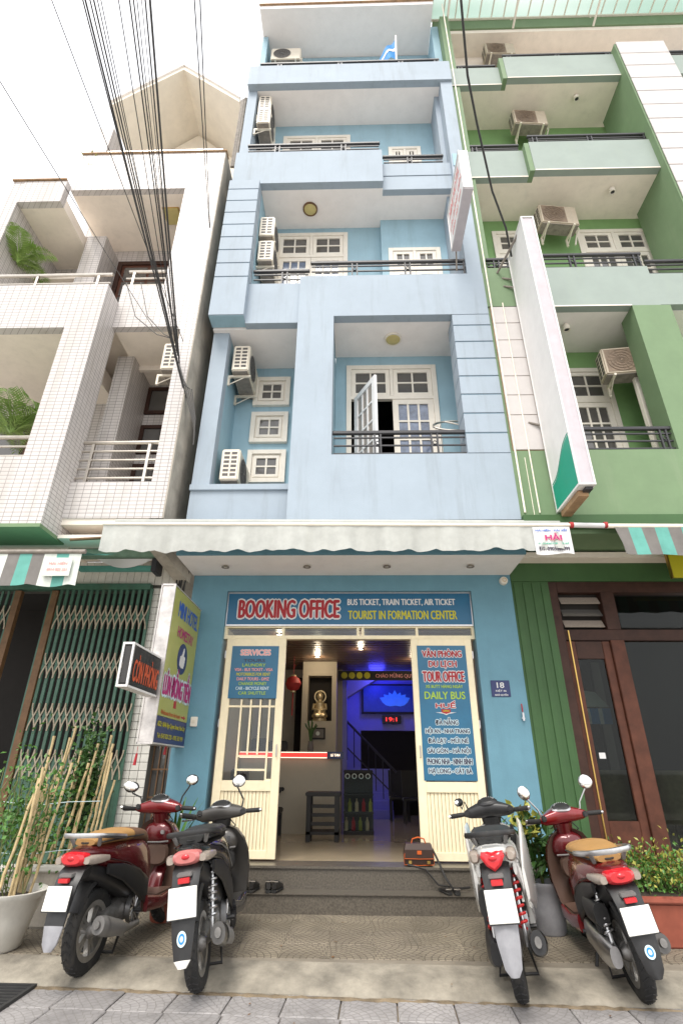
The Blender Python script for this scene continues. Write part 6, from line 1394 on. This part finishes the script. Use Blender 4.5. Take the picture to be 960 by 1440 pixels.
build(MB().lathe([(0, .012), (.02, .008), (.028, -.004), (.012, -.012), (0, -.012)], 10, 'z', (-3.05, 5.9, 1.18)), 'flower', 'tred', p1)
p2 = thing('staked_climber', 'climbing plant with bamboo stakes in a low stone trough behind the left red scooter', 'potted plant', (-3.08, 6.45, 0))
bx('trough', 'conc', p2, -3.55, -2.62, 6.25, 6.65, 0, .48, bevel=.02); bx('soil', 'soil', p2, -3.5, -2.67, 6.3, 6.6, .47, .486); bx('rim', 'pot', p2, -3.58, -2.59, 6.22, 6.30, .46, .52, bevel=.012)
for k in range(13): x = -3.5+.062*k; y = random.uniform(6.32, 6.58); stake(p2, (x, y, .4), (x+random.uniform(-.04, .12), y+random.uniform(.0, .15), random.uniform(1.25, 1.85)), random.uniform(.011, .016))
build(foliage(1500, lambda: Vector((random.gauss(-3.08, .085), random.gauss(6.66, .09), abs(random.gauss(1.2, .28)))), .06, .024), 'foliage', 'leafd', p2, fix=False)
build(foliage(500, lambda: Vector((random.gauss(-3.3, .17), random.gauss(6.5, .1), abs(random.gauss(.9, .3)))), .06, .018), 'foliage', 'leaf', p2, fix=False)
def strap_plant(t, c, n, h, sp, wd, mt):
    mb = MB()
    for k in range(n):
        a = 2*PI*k/n+random.uniform(-.3, .3); l_ = h*random.uniform(.65, 1.05); rings = []
        for i in range(9):
            u = i/8; ww = wd*math.sin(PI*min(1, u*.9+.08))**.6*(1-u*.55); rr = sp*u**1.6
            p = Vector(c)+Vector((math.cos(a)*rr, math.sin(a)*rr, l_*(u-.18*u*u))); s = Vector((-math.sin(a), math.cos(a), 0))*ww; rings.append([p-s, p+Vector((math.cos(a), math.sin(a), 0))*-ww*.3, p+s])
        mb.loft(rings, cap=False, close=False)
    return build(mb, 'leaves', mt, t, smooth=True, fix=False)
p3 = thing('strap_leaf_plant', 'green strap leaved potted plant between the two left scooters', 'potted plant', (-1.98, 6.65, 0)); pot(p3, (-1.98, 6.65, 0), .14, .19, .35, 'terra'); strap_plant(p3, (-1.98, 6.65, .3), 13, 1.0, .30, .035, 'leaf')
p4 = thing('croton_plant', 'yellow green croton in a grey pot between the two right scooters', 'potted plant', (1.86, 6.4, 0)); pot(p4, (1.86, 6.4, 0), .16, .2, .42, 'mud')
build(foliage(220, lambda: Vector((random.gauss(1.84, .11), random.gauss(6.38, .1), random.uniform(.42, .95))), .13, .034, .5), 'leaves', 'leafd', p4, fix=False)
build(foliage(70, lambda: Vector((random.gauss(1.74, .07), random.gauss(6.32, .07), random.uniform(.8, 1.05))), .10, .03, .6), 'leaves', 'leafy', p4, fix=False); build(MB().tube([(1.86, 6.4, .35), (1.84, 6.38, .95)], .014), 'stem', 'stem', p4); build(MB().tube([(1.85, 6.395, .4), (1.75, 6.33, 1.0)], .010), 'stem', 'stem', p4)
p5 = thing('planter_shrub', 'small leaved shrub in a terracotta trough at the right edge', 'potted plant', (2.95, 6.1, 0))
bm_ = MB(); bm_.loft([[(2.58, 5.92, 0), (3.6, 5.92, 0), (3.6, 6.28, 0), (2.58, 6.28, 0)], [(2.52, 5.86, .34), (3.66, 5.86, .34), (3.66, 6.34, .34), (2.52, 6.34, .34)]]); build(bm_, 'trough', 'terra', p5, bevel=.015); bx('rim', 'terra', p5, 2.49, 3.69, 5.83, 6.37, .34, .39, bevel=.012); bx('soil', 'soil', p5, 2.55, 3.63, 5.88, 6.32, .38, .394)
build(foliage(2300, lambda: Vector((random.uniform(2.5, 3.65), random.gauss(6.1, .12), .40+abs(random.gauss(.12, .1)))), .045, .013, .6), 'foliage', 'leaf', p5, fix=False); build(foliage(700, lambda: Vector((random.uniform(2.5, 3.65), random.gauss(6.05, .13), .46+abs(random.gauss(.12, .1)))), .045, .013, .6), 'foliage', 'leafy', p5, fix=False)
mb = MB()
for k in range(60): p = Vector((random.uniform(2.55, 3.6), random.gauss(6.1, .09), .38)); mb.tube([p, p+Vector((random.uniform(-.06, .06), random.uniform(-.06, .06), random.uniform(.12, .3)))], .004, 4)
build(mb, 'stems', 'stem', p5)
def palm(label, c, h, n, ln):
    t = thing('potted_palm', label, 'potted plant', c, group='palms on the tiled balconies'); pot(t, c, .13, .18, .3, 'pot'); mb = MB(); st_ = MB()
    for k in range(n):
        a = 2*PI*k/n*1.618*2; el = random.uniform(.75, 1.4); L_ = ln*random.uniform(.75, 1.1); pts = []
        for i in range(13):
            u = i/12; rr = L_*math.cos(el)*u*(1+.35*u); z = .3+h*.25+L_*math.sin(el)*u-L_*.62*u*u*u
            pts.append(Vector(c)+Vector((math.cos(a)*rr, math.sin(a)*rr, z)))
        st_.tube(pts, [.011*(1-.8*i/12) for i in range(13)], 5)
        for i in range(2, 13):
            d = (pts[i]-pts[i-1]).normalized(); s = d.cross(Vector((0, 0, 1))).normalized()
            for q in (-1, 1):
                for j in range(2):
                    b = pts[i-1].lerp(pts[i], j*.5); dd_ = (s*q+d*.8+Vector((0, 0, -.45))).normalized(); leaf_quad(mb, b, dd_, Vector((0, 0, 1)), L_*.30*math.sin(PI*(.12+.8*i/13)), .011)
    build(st_, 'stalks', 'palm', t, smooth=True); build(mb, 'fronds', 'palm', t, fix=False)
palm('feathery potted palm on the lower tiled balcony', (-5.2, 6.5, 4.6), 4.2, 20, 1.1); palm('feathery potted palm on the upper tiled balcony', (-6.4, 6.75, 8.6), 4.6, 16, .85)
# leaves peeking over the tiled parapet
pk = thing('small_shrub', 'tuft of yellow green leaves on the tiled roof parapet', 'plant', (-5.4, 6.55, 12.4)); build(foliage(120, lambda: Vector((random.gauss(-5.45, .1), random.gauss(6.62, .05), random.gauss(12.75, .18))), .09, .02, .5), 'foliage', 'leafy', pk, fix=False); build(MB().tube([(-5.4, 6.64, 12.3), (-5.44, 6.63, 12.9)], .008), 'stem', 'stem', pk)

# ================================================================ THINGS ON THE STEPS
bgq = thing('satchel', 'small brown leather satchel with orange piping on the top step', 'bag', (.72, 7.33, .405))
build(MB().loft([[(.53, 7.24, .41), (.92, 7.24, .41), (.92, 7.40, .41), (.53, 7.40, .41)], [(.52, 7.23, .55), (.93, 7.23, .55), (.93, 7.41, .55), (.52, 7.41, .55)], [(.55, 7.26, .66), (.90, 7.26, .66), (.90, 7.38, .66), (.55, 7.38, .66)]]), 'body', 'bag', bgq, bevel=.018)
build(MB().loft([[(.525, 7.222, .50), (.925, 7.222, .50), (.925, 7.23, .50), (.525, 7.23, .50)], [(.53, 7.224, .6), (.92, 7.224, .6), (.92, 7.24, .6), (.53, 7.24, .6)], [(.55, 7.25, .668), (.90, 7.25, .668), (.90, 7.36, .672), (.55, 7.36, .672)]]), 'flap', 'bag', bgq, bevel=.004)
build(MB().tube([(.53, 7.222, .56), (.528, 7.219, .498), (.725, 7.217, .494), (.922, 7.219, .498), (.92, 7.222, .56)], .004, 6).tube([(.525, 7.238, .545), (.524, 7.238, .425), (.725, 7.236, .418), (.926, 7.238, .425), (.925, 7.238, .545)], .004, 6), 'piping', 'bago', bgq)
bx('badge', 'bago', bgq, .70, .76, 7.212, 7.221, .545, .59, bevel=.003)
for x in (.6, .85): bx('buckle', 'brass', bgq, x-.02, x+.02, 7.208, 7.22, .44, .475, bevel=.003)
build(MB().tube([(.62+.01, 7.3, .66), (.65, 7.3, .72), (.73, 7.3, .74), (.81, 7.3, .72), (.83, 7.3, .66)], .009, 6), 'handle', 'bago', bgq, smooth=True)
build(MB().tube([(.92, 7.32, .6), (.97, 7.28, .5), (1.0, 7.17, .42), (1.05, 7.10, .3), (1.12, 7.06, .2), (1.25, 7.08, .195), (1.36, 7.12, .2)], .014, 6).tube([(.56, 7.22, .425), (.66, 7.19, .415), (.80, 7.17, .38), (.95, 7.14, .22), (1.10, 7.12, .2)], .012, 6), 'strap', 'shoe', bgq, smooth=True)
def shoe(label, x, y, z, rz, grp, sandal=False):
    t = thing('shoe', label, 'shoe', (x, y, z), rz, grp); h = 1 if not sandal else .5
    build(MB().loft([sec(-.13, .014, .028, .012), sec(-.09, .014, .036, .013), sec(0, .013, .035, .012), sec(.08, .013, .046, .012), sec(.13, .014, .034, .011)]), 'sole', 'blackm', t, W=False, smooth=True)
    build(MB().loft([sec(-.125, .05*h+.012, .024, .03*h), sec(-.09, .055*h+.012, .033, .05*h), sec(-.03, .05*h+.012, .034, .045*h), sec(.04, .038*h+.012, .04, .03*h), sec(.10, .03*h+.012, .038, .02*h), sec(.125, .026*h+.012, .025, .012*h)]), 'upper', 'shoe', t, W=False, smooth=True)
    build(MB().tube([(-.03, -.10, .10*h), (0, -.13, .105*h), (.03, -.10, .10*h), (.0, -.02, .10*h), (-.03, -.10, .10*h)], .006, 5), 'collar', 'acb', t, W=False)
for k, x in enumerate((-1.24, -1.14, -.98, -.88)): shoe(('outer left', 'inner left', 'inner right', 'outer right')[k]+' black leather shoe in the row on the left of the lower step', x, 7.08, .187, R((12, -6, 8, -10)[k]), 'black shoes on the left of the step')
for k, x in enumerate((.98, 1.10)): shoe(('left', 'right')[k]+' black slipper beside the satchel strap on the lower step', x, 7.08, .187, R((14, -4)[k]), 'black slippers on the right of the step', True)
bgq.scale = (.85,)*3
# small litter on the terrace
tag(build(MB().lathe([(0, .006), (.012, .005), (.014, 0)], 8, 'z', (-.2, 5.55, .003)), 'bottle_cap', 'rust'), 'tiny brown bottle cap lying near the kerb', 'bottle cap')

lb = MB()
for k in range(26):
    x, y = random.uniform(-2.9, 2.6), random.uniform(4.3, 6.8)
    z = .006 if y > topY(x) else (-.03 if y > footY(x)+.1 else -.085)
    leaf_quad(lb, Vector((x, y, z)), Vector((random.uniform(-1, 1), random.uniform(-1, 1), .05)), Vector((0, 0, 1)), random.uniform(.02, .045), .009)
tag(build(lb, 'leaf_litter', 'rust', fix=False), 'scattered bits of dry leaf litter on the ground before the hotel', 'leaf litter', kind='stuff')
